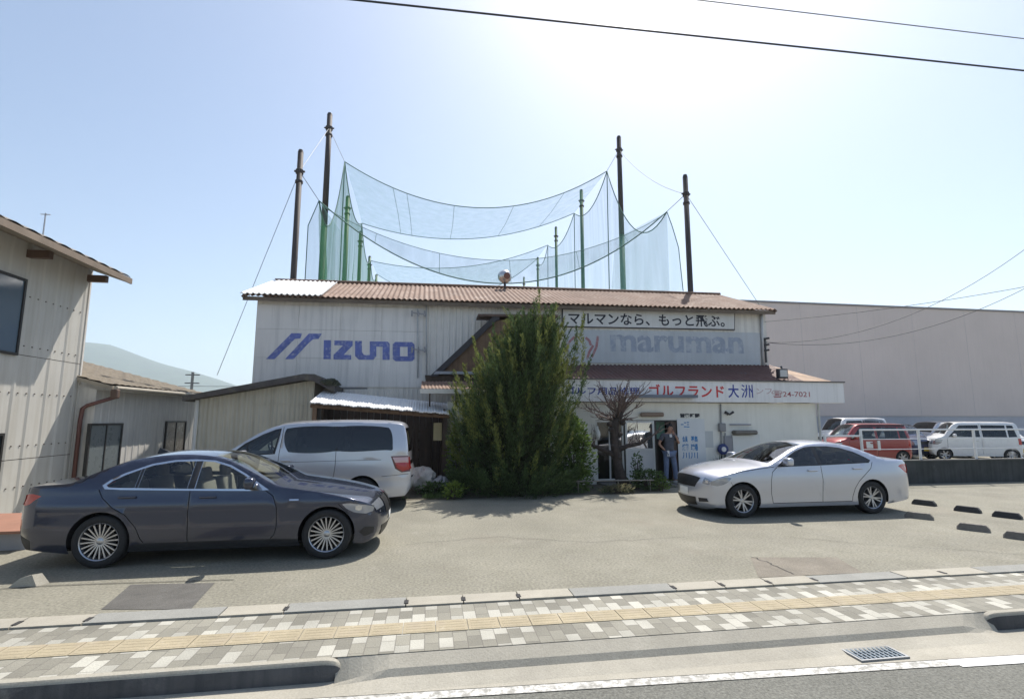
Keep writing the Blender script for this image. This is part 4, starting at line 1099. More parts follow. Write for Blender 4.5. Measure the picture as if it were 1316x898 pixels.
    # underside, wheel housings, cabin tub
    u_ = MB(); hw = S['half'] * k_
    i0, i1 = path[0][0] + .25, path[-1][0] - .25
    u_.box(k_ * (xm - i1), k_ * (xm - i0), -hw * .80, hw * .80, k_ * (zs_ + .01), k_ * (zs_ + .03))
    for s_ax in ax:
        for sd in (1, -1):
            n = 16; v = []
            for i in range(n + 1):
                t = math.pi * (1.12 * i / n - .06)
                s, z = s_ax + (ra + .004) * math.cos(t), za + (ra + .004) * math.sin(t)
                v += [(k_ * (xm - s), k_ * sd * (Y_(s, max(z, .2)) - .004), k_ * z), (k_ * (xm - s), k_ * sd * (S['half'] - .32), k_ * z)]
            u_.add(v, [(2 * i, 2 * i + 1, 2 * i + 3, 2 * i + 2) for i in range(n)])
            u_.add([v[2 * i + 1] for i in range(n + 1)], [tuple(range(n + 1))])
    u_.build('underbody', DARK, root, True, recalc=False)
    c0, c1 = S['cabin']; zc = S['cabin_z']
    t_ = MB(); yb = S['half'] * .80 * k_
    t_.quad((k_ * (xm - c0), -yb, k_ * zc), (k_ * (xm - c1), -yb, k_ * zc), (k_ * (xm - c1), yb, k_ * zc), (k_ * (xm - c0), yb, k_ * zc))
    zd = belt((c0 + c1) / 2) - .03
    t_.rbox((k_ * (xm - c0 - .22), 0, k_ * (zd - .10)), (.5 * k_, yb * 1.9, .20 * k_), bev=.06)
    t_.rbox((k_ * (xm - c1 + .15), 0, k_ * (zd - .12)), (.45 * k_, yb * 1.9, .18 * k_), bev=.05)
    t_.build('cabin_tub', INTERIOR, root, True)
    for s_seat, wid in S['seats']:
        for sd in (1, -1):
            q = MB(); zt_ = S['seat_top']
            q.rbox((k_ * (xm - s_seat), k_ * sd * .36, k_ * (zt_ - .42)), (.15 * k_, .48 * k_, .58 * k_), (0, R(-14), 0), .05)
            q.rbox((k_ * (xm - s_seat - .05), k_ * sd * .36, k_ * (zt_ - .06)), (.10 * k_, .27 * k_, .19 * k_), (0, R(-10), 0), .045, 3)
            q.rbox((k_ * (xm - s_seat + .26), k_ * sd * .36, k_ * (zt_ - .72)), (.5 * k_, .5 * k_, .16 * k_), bev=.05)
            q.build('seat', S.get('seat_mat', INTERIOR), root, True, smooth=True)
    if S.get('steer', True):
        sd = -1                                  # right hand drive
        q = MB(); n = 20; cx, cz = xm - c0 - .52, zd + .02
        ring = [(k_ * (cx + .17 * math.cos(t) * .45), k_ * (sd * .36 + .18 * math.sin(t)), k_ * (cz + .17 * math.cos(t) * .9)) for t in [2 * math.pi * i / n for i in range(n + 1)]]
        q.tube(ring, .016 * k_, 6); q.tube([(k_ * (cx + .02), k_ * sd * .36, k_ * cz), (k_ * (cx + .25), k_ * sd * .36, k_ * (cz - .12))], .03 * k_, 6)
        q.build('steering_wheel', INTERIOR, root, True, smooth=True)
    # mirrors, handles
    if 'mirror' in S:
        s, z = S['mirror']
        for sd in (1, -1):
            yy = Y_(s, z)
            q = MB(); q.rbox((k_ * (xm - s), k_ * sd * (yy + .13), k_ * (z + .06)), (.13 * k_, .23 * k_, .15 * k_), (0, 0, R(-8) * sd), .045, 3)
            q.tube([(k_ * (xm - s), k_ * sd * (yy - .02), k_ * (z - .01)), (k_ * (xm - s), k_ * sd * (yy + .09), k_ * (z + .03))], .028 * k_, 6)
            q.build('mirror', S.get('mirror_mat', paint), root, True, smooth=True)
    for s, z in S.get('handles', []):
        for sd in (1, -1):
            q = MB(); yy = Y_(s, z)
            q.rbox((k_ * (xm - s), k_ * sd * (yy + .018), k_ * z), (.21 * k_, .03 * k_, .034 * k_), bev=.012)
            q.rbox((k_ * (xm - s), k_ * sd * (yy + .001), k_ * (z - .012)), (.13 * k_, .008 * k_, .055 * k_), bev=.003)
            q.build('handle', S.get('handle_mat', paint), root, True, smooth=True)
    # wheels
    rt, rr, wt = S['tyre_r'] * k_, S['rim_r'] * k_, S['tyre_w'] * k_
    for s_ax in ax:
        for sd in (1, -1):
            cx, cy = k_ * (xm - s_ax), sd * (k_ * (S['half'] - .028) - wt / 2)
            W_ = MB(); W_.lathe([(.01, -wt * .1), (rr * .7, -wt * .1), (rr * .7, wt * .02), (.01, wt * .02)], 'y', (0, 0, 0), 24)
            wo = W_.build('wheel', BLACKTRIM, root, True); wo.location = (cx, cy, rt)
            h = wt / 2; s1 = sd
            T_ = MB(); T_.lathe([(rr * .97, -h * .85), (rr * 1.06, -h), (rt * .93, -h * 1.0), (rt * .985, -h * .80), (rt, -h * .5), (rt, h * .5), (rt * .985, h * .8), (rt * .93, h), (rr * 1.06, h), (rr * .97, h * .85)], 'y', (0, 0, 0), 48)
            T_.build('tyre', RUBBER, wo, True, smooth=True)
            Rm = MB(); e = s1 * h
            Rm.lathe([(rr * .90, -e * .8), (rr * .92, e * .45), (rr * .955, e * .86), (rr * 1.0, e * .93), (rr * 1.03, e * .86), (rr * 1.0, e * .7)], 'y', (0, 0, 0), 48)
            Rm.lathe([(.001, e * .72), (rr * .15, e * .72), (rr * .22, e * .6), (rr * .22, e * .3)], 'y', (0, 0, 0), 20)
            n = S['spokes']
            for i in range(n):
                tws = [0.0] if not S.get('twin') else [-.16, .16]
                for tw in tws:
                    t = 2 * math.pi * (i + .25) / n
                    t0, t1 = t + tw * .55, t + tw
                    w0, w1 = S['spoke_w']
                    v = []
                    for (rad, tt, wd, ee) in ((rr * .18, t0, w0, .66), (rr * .93, t1, w1, .78)):
                        c_, s_ = math.cos(tt), math.sin(tt)
                        for a_, b_2 in ((-wd, ee), (wd, ee), (wd, ee - .3), (-wd, ee - .3)):
                            v.append((rad * c_ - a_ * k_ * s_, e * b_2, rad * s_ + a_ * k_ * c_))
                    Rm.add(v, [(0, 1, 5, 4), (1, 2, 6, 5), (3, 0, 4, 7), (2, 3, 7, 6)])
            Rm.build('rim', S.get('rim_mat', ALLOY), wo, True, auto=40)
    if S.get('fin'):
        s, z = S['fin']; q = MB()
        q.add([(k_ * (xm - s - .09), 0, k_ * (z - .01)), (k_ * (xm - s + .13), .025 * k_, k_ * (z - .02)), (k_ * (xm - s + .13), -.025 * k_, k_ * (z - .02)), (k_ * (xm - s - .07), 0, k_ * (z + .065)), (k_ * (xm - s - .09), .025 * k_, k_ * (z - .02)), (k_ * (xm - s - .09), -.025 * k_, k_ * (z - .02))], [(1, 2, 3), (1, 3, 4), (2, 5, 3), (4, 3, 5)])
        q.build('antenna_fin', BLACKTRIM, root, True)
    return root

def paint(name, col, metal=.75, rough=.32, coat=1.0): return mat(name, col, rough, metal, var=.03, scale=1.5, coat=coat, back=(.03, .03, .03))
GREY_PAINT = paint('dark_blue_grey_paint', (.040, .047, .076), .6, .2)
SILVER_PAINT = paint('silver_paint', (.53, .545, .60), .55, .28)
SILVER2_PAINT = paint('pale_silver_paint', (.56, .57, .61), .5, .28)

# --- dark grey saloon
GREY_SALOON = dict(name='grey_sedan', scale=1.015, L=4.62, half=.905, axles=(.78, 3.59), sill=.19, arch_r=.372, arch_z=.335, tyre_r=.331, rim_r=.235, tyre_w=.225, spokes=20, spoke_w=(.008, .009),
    path=[(.22, .17), (.08, .24), (.025, .38), (.03, .52), (.07, .63), (.16, .705), (.45, .80), (.85, .885), (1.22, .945), (1.48, 1.0), (1.82, 1.165), (2.12, 1.30), (2.38, 1.375), (2.75, 1.405), (3.1, 1.39), (3.42, 1.33), (3.71, 1.22), (3.95, 1.10), (4.06, 1.06), (4.47, 1.03), (4.55, .985), (4.575, .86), (4.60, .70), (4.60, .52), (4.56, .38), (4.46, .25)],
    crown=[.07, .09, .11, .12, .12, .11, .085, .065, .055, .05, .05, .05, .04, .04, .04, .045, .05, .045, .035, .03, .035, .04, .045, .04, .03, .01],
    plan=[(0, .60), (.06, .68), (.15, .76), (.3, .83), (.55, .878), (.85, .898), (1.5, .905), (3.4, .905), (3.9, .895), (4.2, .872), (4.4, .835), (4.52, .785), (4.60, .72)],
    prof=[(.15, .93), (.24, .965), (.36, .985), (.52, .997), (.66, .992), (.775, .998), (.80, 1.0), (.83, .975), (.92, .955), (1.05, .935), (1.2, .92)],
    belt=[(0, .86), (1.2, .925), (1.6, .945), (2.6, .965), (3.6, 1.0), (4.6, 1.02)], tumble=.56, tcurve=.25,
    side=[('window', [(1.72, .955), (1.74, 1.02), (1.92, 1.13), (2.14, 1.24), (2.36, 1.305), (2.505, 1.315), (2.50, .972)], CAR_GLASS, False),
          ('window', [(2.60, .975), (2.60, 1.318), (2.85, 1.315), (3.12, 1.27), (3.20, 1.24), (3.20, .995)], CAR_GLASS, False),
          ('window', [(3.24, .997), (3.24, 1.225), (3.40, 1.16), (3.53, 1.09), (3.585, 1.035), (3.55, 1.01), (3.4, 1.0)], CAR_GLASS, False),
          ('pillar_trim', [(2.508, .972), (2.51, 1.318), (2.596, 1.318), (2.596, .975)], BLACKTRIM, False),
          ('quarter_trim', [(3.203, .995), (3.203, 1.24), (3.237, 1.226), (3.237, .996)], BLACKTRIM, False),
          ('window_trim', [(1.56, .938), (1.66, 1.0), (1.90, 1.145), (2.13, 1.262), (2.36, 1.327), (2.62, 1.343), (2.87, 1.337), (3.14, 1.292), (3.42, 1.182), (3.56, 1.105), (3.635, 1.035), (3.59, .99), (3.4, .978), (2.6, .952), (1.8, .932)], CHROME, False),
          ('panel_gap', ribbon([(1.60, .93), (1.50, .86), (1.44, .7), (1.43, .45), (1.455, .36), (1.5, .305)], .0055), SEAM, False),
          ('panel_gap', ribbon([(2.555, .945), (2.55, .7), (2.535, .36), (2.53, .305)], .0055), SEAM, False),
          ('panel_gap', ribbon([(3.66, .985), (3.60, .88), (3.46, .76), (3.30, .66), (3.16, .50), (3.10, .36), (3.06, .305)], .0055), SEAM, False),
          
          ('panel_gap', ribbon([(.46, .60), (.56, .68), (.62, .73)], .0045), SEAM, False),
          ('lamp_reflector', [(.27, .635), (.26, .685), (.31, .705), (.36, .69), (.36, .645), (.31, .625)], CHROME, False),
          ('headlight', [(.10, .60), (.08, .655), (.2, .695), (.44, .735), (.56, .725), (.50, .67), (.38, .61), (.2, .58)], LAMP_CLEAR, True),
          ('tail_light', [(4.34, .91), (4.46, .935), (4.56, .925), (4.595, .83), (4.56, .785), (4.47, .81), (4.42, .86)], LAMP_RED, True),
          ('bumper_vent', [(.09, .30), (.07, .38), (.22, .40), (.30, .34), (.22, .27)], BLACKTRIM, True),
          ('rear_valance', [(4.40, .22), (4.40, .36), (4.62, .44), (4.60, .36), (4.48, .24)], BLACKTRIM, False),
          ('shaded_sill_trim', [(1.14, .18), (1.14, .285), (1.5, .30), (3.05, .30), (3.23, .27), (3.23, .18)], mat('shaded_sill', (.02, .021, .026), .25, .3, var=0, coat=1), False),  # black sill, enlarged so its dark colour takes in the shaded reflection
          ('fender_badge', [(1.16, .795), (1.16, .815), (1.28, .815), (1.28, .795)], CHROME, False)],
    strip=[('windshield', 9.15, 11.9, .90, CAR_GLASS), ('rear_window', 14.9, 16.9, .86, CAR_GLASS_DARK)],
    front_keys=6, rear_keys=19,
    patches=[('grille', [(.05, .50), (.33, .50), (.35, .67), (.05, .67)], BLACKTRIM, False, True), ('headlight', [(.40, .60), (.80, .60), (.80, .69), (.40, .68)], LAMP_CLEAR, False, True),
             ('lower_intake', [(-.45, .25), (.45, .25), (.5, .37), (-.5, .37)], BLACKTRIM, False, False), ('license_plate', [(-.17, .40), (.17, .40), (.17, .49), (-.17, .49)], PLATE_W, False, False),
             ('tail_light', [(.45, .80), (.76, .80), (.76, .92), (.45, .92)], LAMP_RED, True, True)],
    cabin=(1.5, 4.0), cabin_z=.40, seats=[(2.52, .5), (3.42, .5)], seat_top=1.18, seat_mat=BEIGE_SEAT, mirror=(1.78, .985), handles=[(2.32, .865), (3.30, .885)], fin=(3.3, 1.41))
def squash_front(p):
    s = p[0]; return ((.78 - (.78 - s) * .88 if s < .78 else s),) + tuple(p[1:])
for k_ in ('path', 'plan', 'belt'): GREY_SALOON[k_] = [squash_front(p) for p in GREY_SALOON[k_]]
GREY_SALOON['side'] = [(a, [squash_front(q) for q in b], c, d) for a, b, c, d in GREY_SALOON['side']]
build_car(GREY_SALOON, (-2.81, 8.62, 0), 0, 'dark blue grey sedan with chrome window trim parked beside the road', 'car', GREY_PAINT)

# --- silver saloon, facing left
SILVER_SALOON = dict(name='silver_sedan', scale=1.02, L=4.73, half=.8875, axles=(.90, 3.75), sill=.19, arch_r=.362, arch_z=.325, tyre_r=.322, rim_r=.218, tyre_w=.215, spokes=6, twin=True, spoke_w=(.014, .011),
    path=[(.20, .19), (.07, .25), (.02, .38), (.03, .52), (.06, .62), (.13, .71), (.40, .80), (.85, .885), (1.25, .945), (1.50, .985), (1.85, 1.13), (2.18, 1.27), (2.48, 1.355), (2.85, 1.39), (3.2, 1.38), (3.52, 1.32), (3.81, 1.205), (4.03, 1.105), (4.14, 1.07), (4.57, 1.045), (4.64, 1.0), (4.665, .86), (4.71, .70), (4.71, .52), (4.67, .36), (4.58, .26)],
    crown=[.12, .15, .17, .18, .18, .16, .11, .075, .06, .05, .05, .05, .045, .045, .045, .05, .05, .045, .035, .03, .035, .05, .06, .05, .03, .01],
    plan=[(0, .56), (.06, .65), (.15, .74), (.3, .81), (.55, .858), (.9, .880), (1.5, .8875), (3.5, .8875), (4.0, .875), (4.35, .85), (4.55, .80), (4.65, .75), (4.72, .68)],
    prof=[(.15, .94), (.24, .975), (.30, .985), (.34, .982), (.52, .997), (.66, 1.0), (.80, .99), (.92, .965), (1.05, .94), (1.2, .92)],
    belt=[(0, .87), (1.3, .94), (2.6, .975), (3.6, 1.01), (4.7, 1.03)], tumble=.54, tcurve=.25,
    side=[('window', [(1.80, .975), (1.82, 1.03), (2.0, 1.125), (2.22, 1.225), (2.45, 1.295), (2.60, 1.31), (2.58, .985)], CAR_GLASS, False),
          ('window', [(2.67, .99), (2.68, 1.312), (2.95, 1.315), (3.22, 1.285), (3.48, 1.205), (3.66, 1.11), (3.74, 1.055), (3.70, 1.025), (3.5, 1.015)], CAR_GLASS, False),
          ('pillar_trim', [(2.584, .985), (2.604, 1.311), (2.676, 1.312), (2.666, .99)], BLACKTRIM, False),
          ('window_frame', [(1.66, .955), (1.75, 1.01), (1.98, 1.138), (2.21, 1.244), (2.46, 1.318), (2.64, 1.334), (2.97, 1.335), (3.24, 1.303), (3.51, 1.22), (3.70, 1.122), (3.80, 1.055), (3.74, 1.005), (3.5, .997), (2.6, .968), (1.8, .952)], BLACKTRIM, False),
          ('panel_gap', ribbon([(1.66, .945), (1.55, .86), (1.50, .7), (1.49, .45), (1.52, .27)], .0055), SEAM, False),
          ('panel_gap', ribbon([(2.63, .96), (2.63, .7), (2.60, .27)], .0055), SEAM, False),
          ('panel_gap', ribbon([(3.82, 1.02), (3.76, .9), (3.60, .78), (3.45, .66), (3.34, .52), (3.28, .36), (3.26, .27)], .0055), SEAM, False),
          ('panel_gap', ribbon([(1.52, .268), (3.26, .268)], .0055), SEAM, False),
          ('panel_gap', ribbon([(.42, .815), (.85, .868), (1.3, .925), (1.6, .955)], .005), SEAM, False),
          ('panel_gap', ribbon([(.58, .48), (.60, .60), (.56, .68)], .0045), SEAM, False),
          ('headlight', [(.09, .61), (.10, .68), (.22, .73), (.46, .775), (.58, .755), (.50, .69), (.35, .63), (.2, .60)], LAMP_CLEAR, True),
          ('tail_light', [(4.40, .93), (4.50, .965), (4.64, .96), (4.68, .85), (4.66, .77), (4.58, .79), (4.47, .87)], LAMP_RED, True)],
    strip=[('windshield', 9.15, 11.9, .90, CAR_GLASS), ('rear_window', 14.9, 16.9, .86, CAR_GLASS_DARK)],
    front_keys=6, rear_keys=19,
    patches=[('grille', [(-.36, .53), (.36, .53), (.46, .68), (-.46, .68)], BLACKTRIM, False, False), ('headlight', [(.52, .61), (.80, .61), (.80, .69), (.54, .69)], LAMP_CLEAR, False, True), ('lamp_reflector', [(.58, .63), (.70, .63), (.70, .675), (.58, .675)], CHROME, False, True),
             ('fog_intake', [(.42, .29), (.70, .29), (.70, .35), (.42, .35)], BLACKTRIM, False, True), ('lower_intake', [(-.34, .26), (.34, .26), (.36, .36), (-.36, .36)], BLACKTRIM, False, False),
             ('license_plate', [(-.17, .39), (.17, .39), (.17, .50), (-.17, .50)], PLATE_W, False, False), ('tail_light', [(.45, .82), (.76, .82), (.76, .95), (.45, .95)], LAMP_RED, True, True)],
    cabin=(1.55, 4.1), cabin_z=.40, seats=[(2.60, .5), (3.5, .5)], seat_top=1.17, mirror=(1.84, 1.0), handles=[(2.42, .875), (3.44, .90)], fin=None)
def squash(p):
    s = p[0]; return ((.9 - (.9 - s) * .69 if s < .9 else (3.75 + (s - 3.75) * 1.07 if s > 3.75 else s)),) + tuple(p[1:])
for k_ in ('path', 'plan', 'belt'): SILVER_SALOON[k_] = [squash(p) for p in SILVER_SALOON[k_]]
SILVER_SALOON['side'] = [(a, [squash(q) for q in b], c, d) for a, b, c, d in SILVER_SALOON['side']]
build_car(SILVER_SALOON, (7.59, 10.40, 0), math.pi, 'silver sedan facing left in the middle of the lot', 'car', SILVER_PAINT)

# --- silver people carrier, facing left
SILVER_VAN = dict(name='silver_minivan', scale=1.0, L=4.84, half=.9025, axles=(.92, 3.82), sill=.24, arch_r=.385, arch_z=.345, tyre_r=.335, rim_r=.22, tyre_w=.215, spokes=7, spoke_w=(.03, .02),
    path=[(.20, .22), (.06, .30), (.02, .45), (.03, .62), (.08, .78), (.20, .90), (.48, 1.0), (.78, 1.075), (.98, 1.18), (1.30, 1.40), (1.65, 1.62), (1.98, 1.765), (2.35, 1.83), (2.9, 1.855), (3.6, 1.86), (4.3, 1.845), (4.62, 1.80), (4.70, 1.66), (4.745, 1.40), (4.77, 1.15), (4.79, .92), (4.83, .78), (4.84, .58), (4.82, .42), (4.72, .28)],
    crown=[.01, .05, .07, .08, .09, .09, .08, .08, .075, .07, .065, .06, .055, .055, .055, .05, .045, .05, .05, .05, .05, .06, .06, .05, .02],
    plan=[(0, .60), (.08, .70), (.2, .78), (.4, .85), (.7, .885), (1.2, .90), (2, .9025), (4.0, .9025), (4.4, .89), (4.65, .865), (4.76, .83), (4.84, .78)],
    prof=[(.2, .955), (.34, .985), (.50, .995), (.62, .985), (.66, 1.0), (.90, 1.0), (1.1, .985), (1.22, .975), (1.4, .97)],
    belt=[(0, 1.0), (1.0, 1.10), (2.0, 1.20), (4.8, 1.24)], tumble=.16, tcurve=.14,
    side=[('window', [(1.16, 1.165), (1.40, 1.36), (1.44, 1.38), (1.44, 1.18)], CAR_GLASS, False),
          ('window', [(1.48, 1.18), (1.48, 1.405), (1.74, 1.575), (1.98, 1.68), (2.06, 1.70), (1.98, 1.21)], CAR_GLASS, False),
          ('window', [(2.28, 1.235), (2.20, 1.72), (3.20, 1.755), (3.22, 1.245)], CAR_GLASS_DARK, True),
          ('window', [(3.30, 1.247), (3.28, 1.755), (4.33, 1.735), (4.44, 1.27), (4.30, 1.255)], CAR_GLASS_DARK, True),
          ('pillar_trim', [(3.19, 1.24), (3.16, 1.765), (3.32, 1.765), (3.33, 1.24)], BLACKTRIM, False),
          ('window_frame', [(1.08, 1.15), (1.40, 1.415), (1.73, 1.60), (1.98, 1.705), (2.10, 1.73), (2.02, 1.195), (1.5, 1.165)], BLACKTRIM, False),
          ('panel_gap', ribbon([(1.10, 1.13), (1.12, .9), (1.22, .6), (1.28, .34)], .0055), SEAM, False),
          ('panel_gap', ribbon([(2.14, 1.76), (2.10, 1.2), (2.08, .8), (2.1, .34)], .0055), SEAM, False),
          ('panel_gap', ribbon([(3.25, 1.235), (3.25, .95), (3.22, .66), (3.20, .34)], .0055), SEAM, False),
          ('panel_gap', ribbon([(2.16, 1.02), (3.2, 1.04), (4.2, 1.05)], .004), SEAM, False),
          ('panel_gap', ribbon([(1.28, .34), (3.2, .34)], .0055), SEAM, False),
          ('panel_gap', ribbon([(4.22, .70), (4.5, .72), (4.79, .74)], .0045), SEAM, False),
          ('headlight', [(.09, .66), (.10, .80), (.24, .89), (.52, .97), (.62, .95), (.45, .80), (.25, .68)], LAMP_CLEAR, True),
          ('tail_light', [(4.44, 1.10), (4.80, 1.10), (4.80, .985), (4.50, .985)], mat('lamp_red_clear', (.62, .40, .40), .1, var=0, coat=1), False),
          ('tail_light_lens', [(4.50, .984), (4.80, .984), (4.80, .83), (4.66, .80), (4.54, .87)], LAMP_RED, False),
          ('tail_light_rim', [(4.40, 1.125), (4.82, 1.125), (4.82, .79), (4.64, .775), (4.50, .86)], mat('dark_red_rim', (.10, .012, .015), .2, var=0, coat=1), False)],
    strip=[('windshield', 8.15, 11.2, .90, CAR_GLASS), ('rear_window', 16.55, 18.7, .93, CAR_GLASS_DARK)],
    front_keys=6, rear_keys=17,
    patches=[('grille', [(-.45, .66), (.45, .66), (.5, .82), (-.5, .82)], CHROME, False, False), ('headlight', [(.55, .68), (.82, .68), (.82, .84), (.57, .84)], LAMP_CLEAR, False, True),
             ('license_plate', [(-.17, .42), (.17, .42), (.17, .54), (-.17, .54)], PLATE_W, False, False), ('tail_light', [(.62, .84), (.86, .84), (.86, 1.10), (.66, 1.10)], LAMP_RED, True, True),
             ('rear_garnish', [(-.60, .92), (.60, .92), (.60, 1.02), (-.60, 1.02)], CHROME, True, False), ('bumper_chrome', [(-.85, .66), (.85, .66), (.85, .70), (-.85, .70)], CHROME, True, False)],
    cabin=(1.1, 4.5), cabin_z=.70, seats=[(2.2, .5), (3.2, .5)], seat_top=1.48, seat_mat=BEIGE_SEAT, mirror=(1.42, 1.15), handles=[(1.86, 1.03), (2.24, 1.06)], fin=None)
build_car(SILVER_VAN, (-2.84, 12.50, 0), math.pi, 'silver minivan with dark rear windows parked behind the grey sedan', 'minivan', SILVER2_PAINT)

# --- small cars in the far car park, one lower detail kit
def kei(name, L, half, H, belt_z, hood_z, cowl_s, roof_s, rear_lean, glass, paint_, extra_side=(), extra_patch=(), **kw):
    wb = L * .735; fo = (L - wb) * .5
    P = [(.14, .22), (.04, .32), (.02, .48), (.03, .64), (.07, hood_z - .16), (.18, hood_z - .05), (cowl_s * .5, hood_z + .0), (cowl_s * .85, hood_z + .06), (cowl_s, hood_z + .10),
         ((cowl_s + roof_s) / 2, (hood_z + .10 + H - .12) / 2 + .06), (roof_s, H - .10), (roof_s + .35, H - .055), (L * .6, H - .05), (L - .35, H - .06), (L - .12 - rear_lean, H - .12), (L - .06 - rear_lean * .5, (H + belt_z) / 2), (L - .03, belt_z), (L - .01, .7), (L, .5), (L - .02, .36), (L - .10, .24)]
    n = len(P)
    zt = H - .17; zb = belt_z + .03; ro = roof_s
    mid = L * .56
    ww = (zt - zb)
    side = [('window', [(cowl_s + .14, zb), (cowl_s + .14 + (ro - cowl_s) * .62, zb + ww * .62), (ro + .14, zt), (mid - .05, zt + .01), (mid - .05, zb)], glass[0], False),
            ('window', [(mid + .05, zb), (mid + .05, zt + .01), (L - .55, zt), (L - .55, zb)], glass[1], False),
            ('window', [(L - .49, zb), (L - .49, zt), (L - .26 - rear_lean, zt - .01), (L - .17, zb + .02)], glass[1], False)] + list(extra_side) + [
            ('panel_gap', ribbon([(cowl_s + .10, zb - .04), (cowl_s + .08, .6), (cowl_s + .12, .32)], .006), SEAM, False),
            ('panel_gap', ribbon([(mid, zt + .05), (mid, .32)], .006), SEAM, False),
            ('headlight', [(.05, hood_z - .30), (.06, hood_z - .12), (.2, hood_z - .06), (.42, hood_z - .08), (.36, hood_z - .22), (.2, hood_z - .32)], LAMP_CLEAR, False),
            ('tail_light', [(L - .16, belt_z - .30), (L - .16, belt_z), (L + .05, belt_z), (L + .05, belt_z - .30)], LAMP_RED, False)]
    return dict(dict(name=name, L=L, half=half, axles=(fo, fo + wb), sill=.22, arch_r=.315, arch_z=.285, tyre_r=.278, rim_r=.19, tyre_w=.155, spokes=6, spoke_w=(.03, .025), step=.11, path=P,
        crown=[.01, .03, .05, .06, .07, .07, .07, .07, .07, .07, .06, .05, .05, .05, .05, .05, .05, .05, .04, .03, .01],
        plan=[(0, half * .74), (.08, half * .84), (.25, half * .94), (.6, half * .99), (L * .5, half), (L - .4, half * .985), (L - .12, half * .95), (L, half * .88)],
        prof=[(.2, .955), (.36, .985), (.55, 1.0), (.8, .995), (1.0, .985), (1.3, .975)], belt=[(0, belt_z - .06), (1, belt_z), (L, belt_z + .02)], tumble=.17, tcurve=.12, side=side,
        strip=[('windshield', 8.2, 9.9, .88, glass[0]), ('rear_window', 14.2, 15.8, .84, glass[1])], front_keys=6, rear_keys=15,
        patches=[('grille', [(-half * .5, hood_z - .28), (half * .5, hood_z - .28), (half * .5, hood_z - .17), (-half * .5, hood_z - .17)], BLACKTRIM, False, False),
                 ('headlight', [(half * .56, hood_z - .30), (half * .90, hood_z - .30), (half * .90, hood_z - .11), (half * .58, hood_z - .11)], LAMP_CLEAR, False, True),
                 ('license_plate', [(-.165, .40), (.165, .40), (.165, .56), (-.165, .56)], PLATE_Y, False, False)] + list(extra_patch),
        cabin=(cowl_s + .05, L - .3), cabin_z=.5, seats=[(L * .52, .45)], seat_top=H - .42, mirror=(cowl_s + .34, belt_z + .04), handles=[(mid - .22, belt_z - .12)], steer=False), **kw)
RED_PAINT = mat('red_paint', (.30, .035, .032), .3, .2, var=.05, coat=1, back=(.03, .03, .03))
WHITE_PAINT = mat('white_paint', (.78, .78, .78), .3, 0, var=.02, coat=1, back=(.03, .03, .03))
NAVY_PAINT = mat('navy_paint', (.02, .03, .085), .3, .4, var=.05, coat=1, back=(.02, .02, .02))
BLACK_PAINT = mat('black_paint', (.02, .02, .025), .3, .3, var=.05, coat=1, back=(.02, .02, .02))
GP, GD = CAR_GLASS, CAR_GLASS_DARK
GRP = 'cars in the far car park'
c = atY(1075, 580, 19.6)
build_car(kei('red_car', 3.4, .735, 1.74, 1.02, .98, .62, 1.15, .02, (GP, GP), RED_PAINT, extra_side=[('door_panel', [(1.42, .68), (1.42, .96), (1.70, .96), (1.70, .68)], PLATE_W, False), ('rubbing_strip', [(1.9, .60), (1.9, 1.0), (2.02, 1.0), (2.02, .60)], PLATE_W, False), ('roof_band', [(.9, 1.60), (1.3, 1.665), (3.3, 1.67), (3.2, 1.60)], BLACKTRIM, False)]), (c.x + 1.95, 20.35, 0), math.pi - R(10), 'red boxy small car with white door square behind the railing', 'car', RED_PAINT, GRP)
c0_, c1_ = atY(1209, 570, 19.6), atY(1293, 570, 19.6)
build_car(kei('white_car', 3.4, .735, 1.80, 1.06, 1.04, .50, 1.0, .0, (GP, GD), WHITE_PAINT), ((c0_.x + c1_.x) / 2 + 1.45, 21.0, 0), math.pi - R(28), 'white box shaped small car side on behind the railing', 'car', WHITE_PAINT, GRP)
c = atY(1190, 570, 21.6)
build_car(kei('navy_car', 3.4, .735, 1.70, .98, .98, .62, 1.2, .05, (GP, GD), NAVY_PAINT), (c.x, 21.6 + 1.7, 0), -math.pi / 2, 'navy small car facing forward with yellow plate', 'car', NAVY_PAINT, GRP)
c = atY(1150, 570, 22.2)
build_car(kei('black_van', 3.6, .80, 1.98, 1.1, 1.08, .55, 1.1, .0, (GP, GD), BLACK_PAINT), (c.x - .1, 22.2 + 1.8, 0), -math.pi / 2, 'black tall van showing its roof behind the red car', 'van', BLACK_PAINT, GRP)
c = atY(1072, 560, 23.0)
build_car(kei('white_van', 3.4, .735, 2.0, 1.12, 1.15, .42, .85, .0, (GD, GD), WHITE_PAINT), (c.x + 1.72, 23.8, 0), math.pi, 'white tall van half hidden at the shop corner', 'van', WHITE_PAINT, GRP)
c = atY(1215, 560, 24.2)
build_car(kei('grey_wagon', 4.2, .84, 1.80, 1.05, 1.02, .85, 1.5, .1, (GD, GD), SILVER_PAINT), (c.x + .3, 24.9, 0), math.pi, 'pale grey wagon parked behind the white box shaped car', 'car', SILVER_PAINT, GRP)
c = atY(1297, 570, 19.7)
build_car(kei('white_wagon', 3.4, .735, 1.80, 1.06, 1.04, .50, 1.0, .0, (GD, GD), WHITE_PAINT), (c.x + .80, 19.75 + 1.7, 0), -math.pi / 2, 'white small car facing forward at the right frame edge', 'car', WHITE_PAINT, GRP)

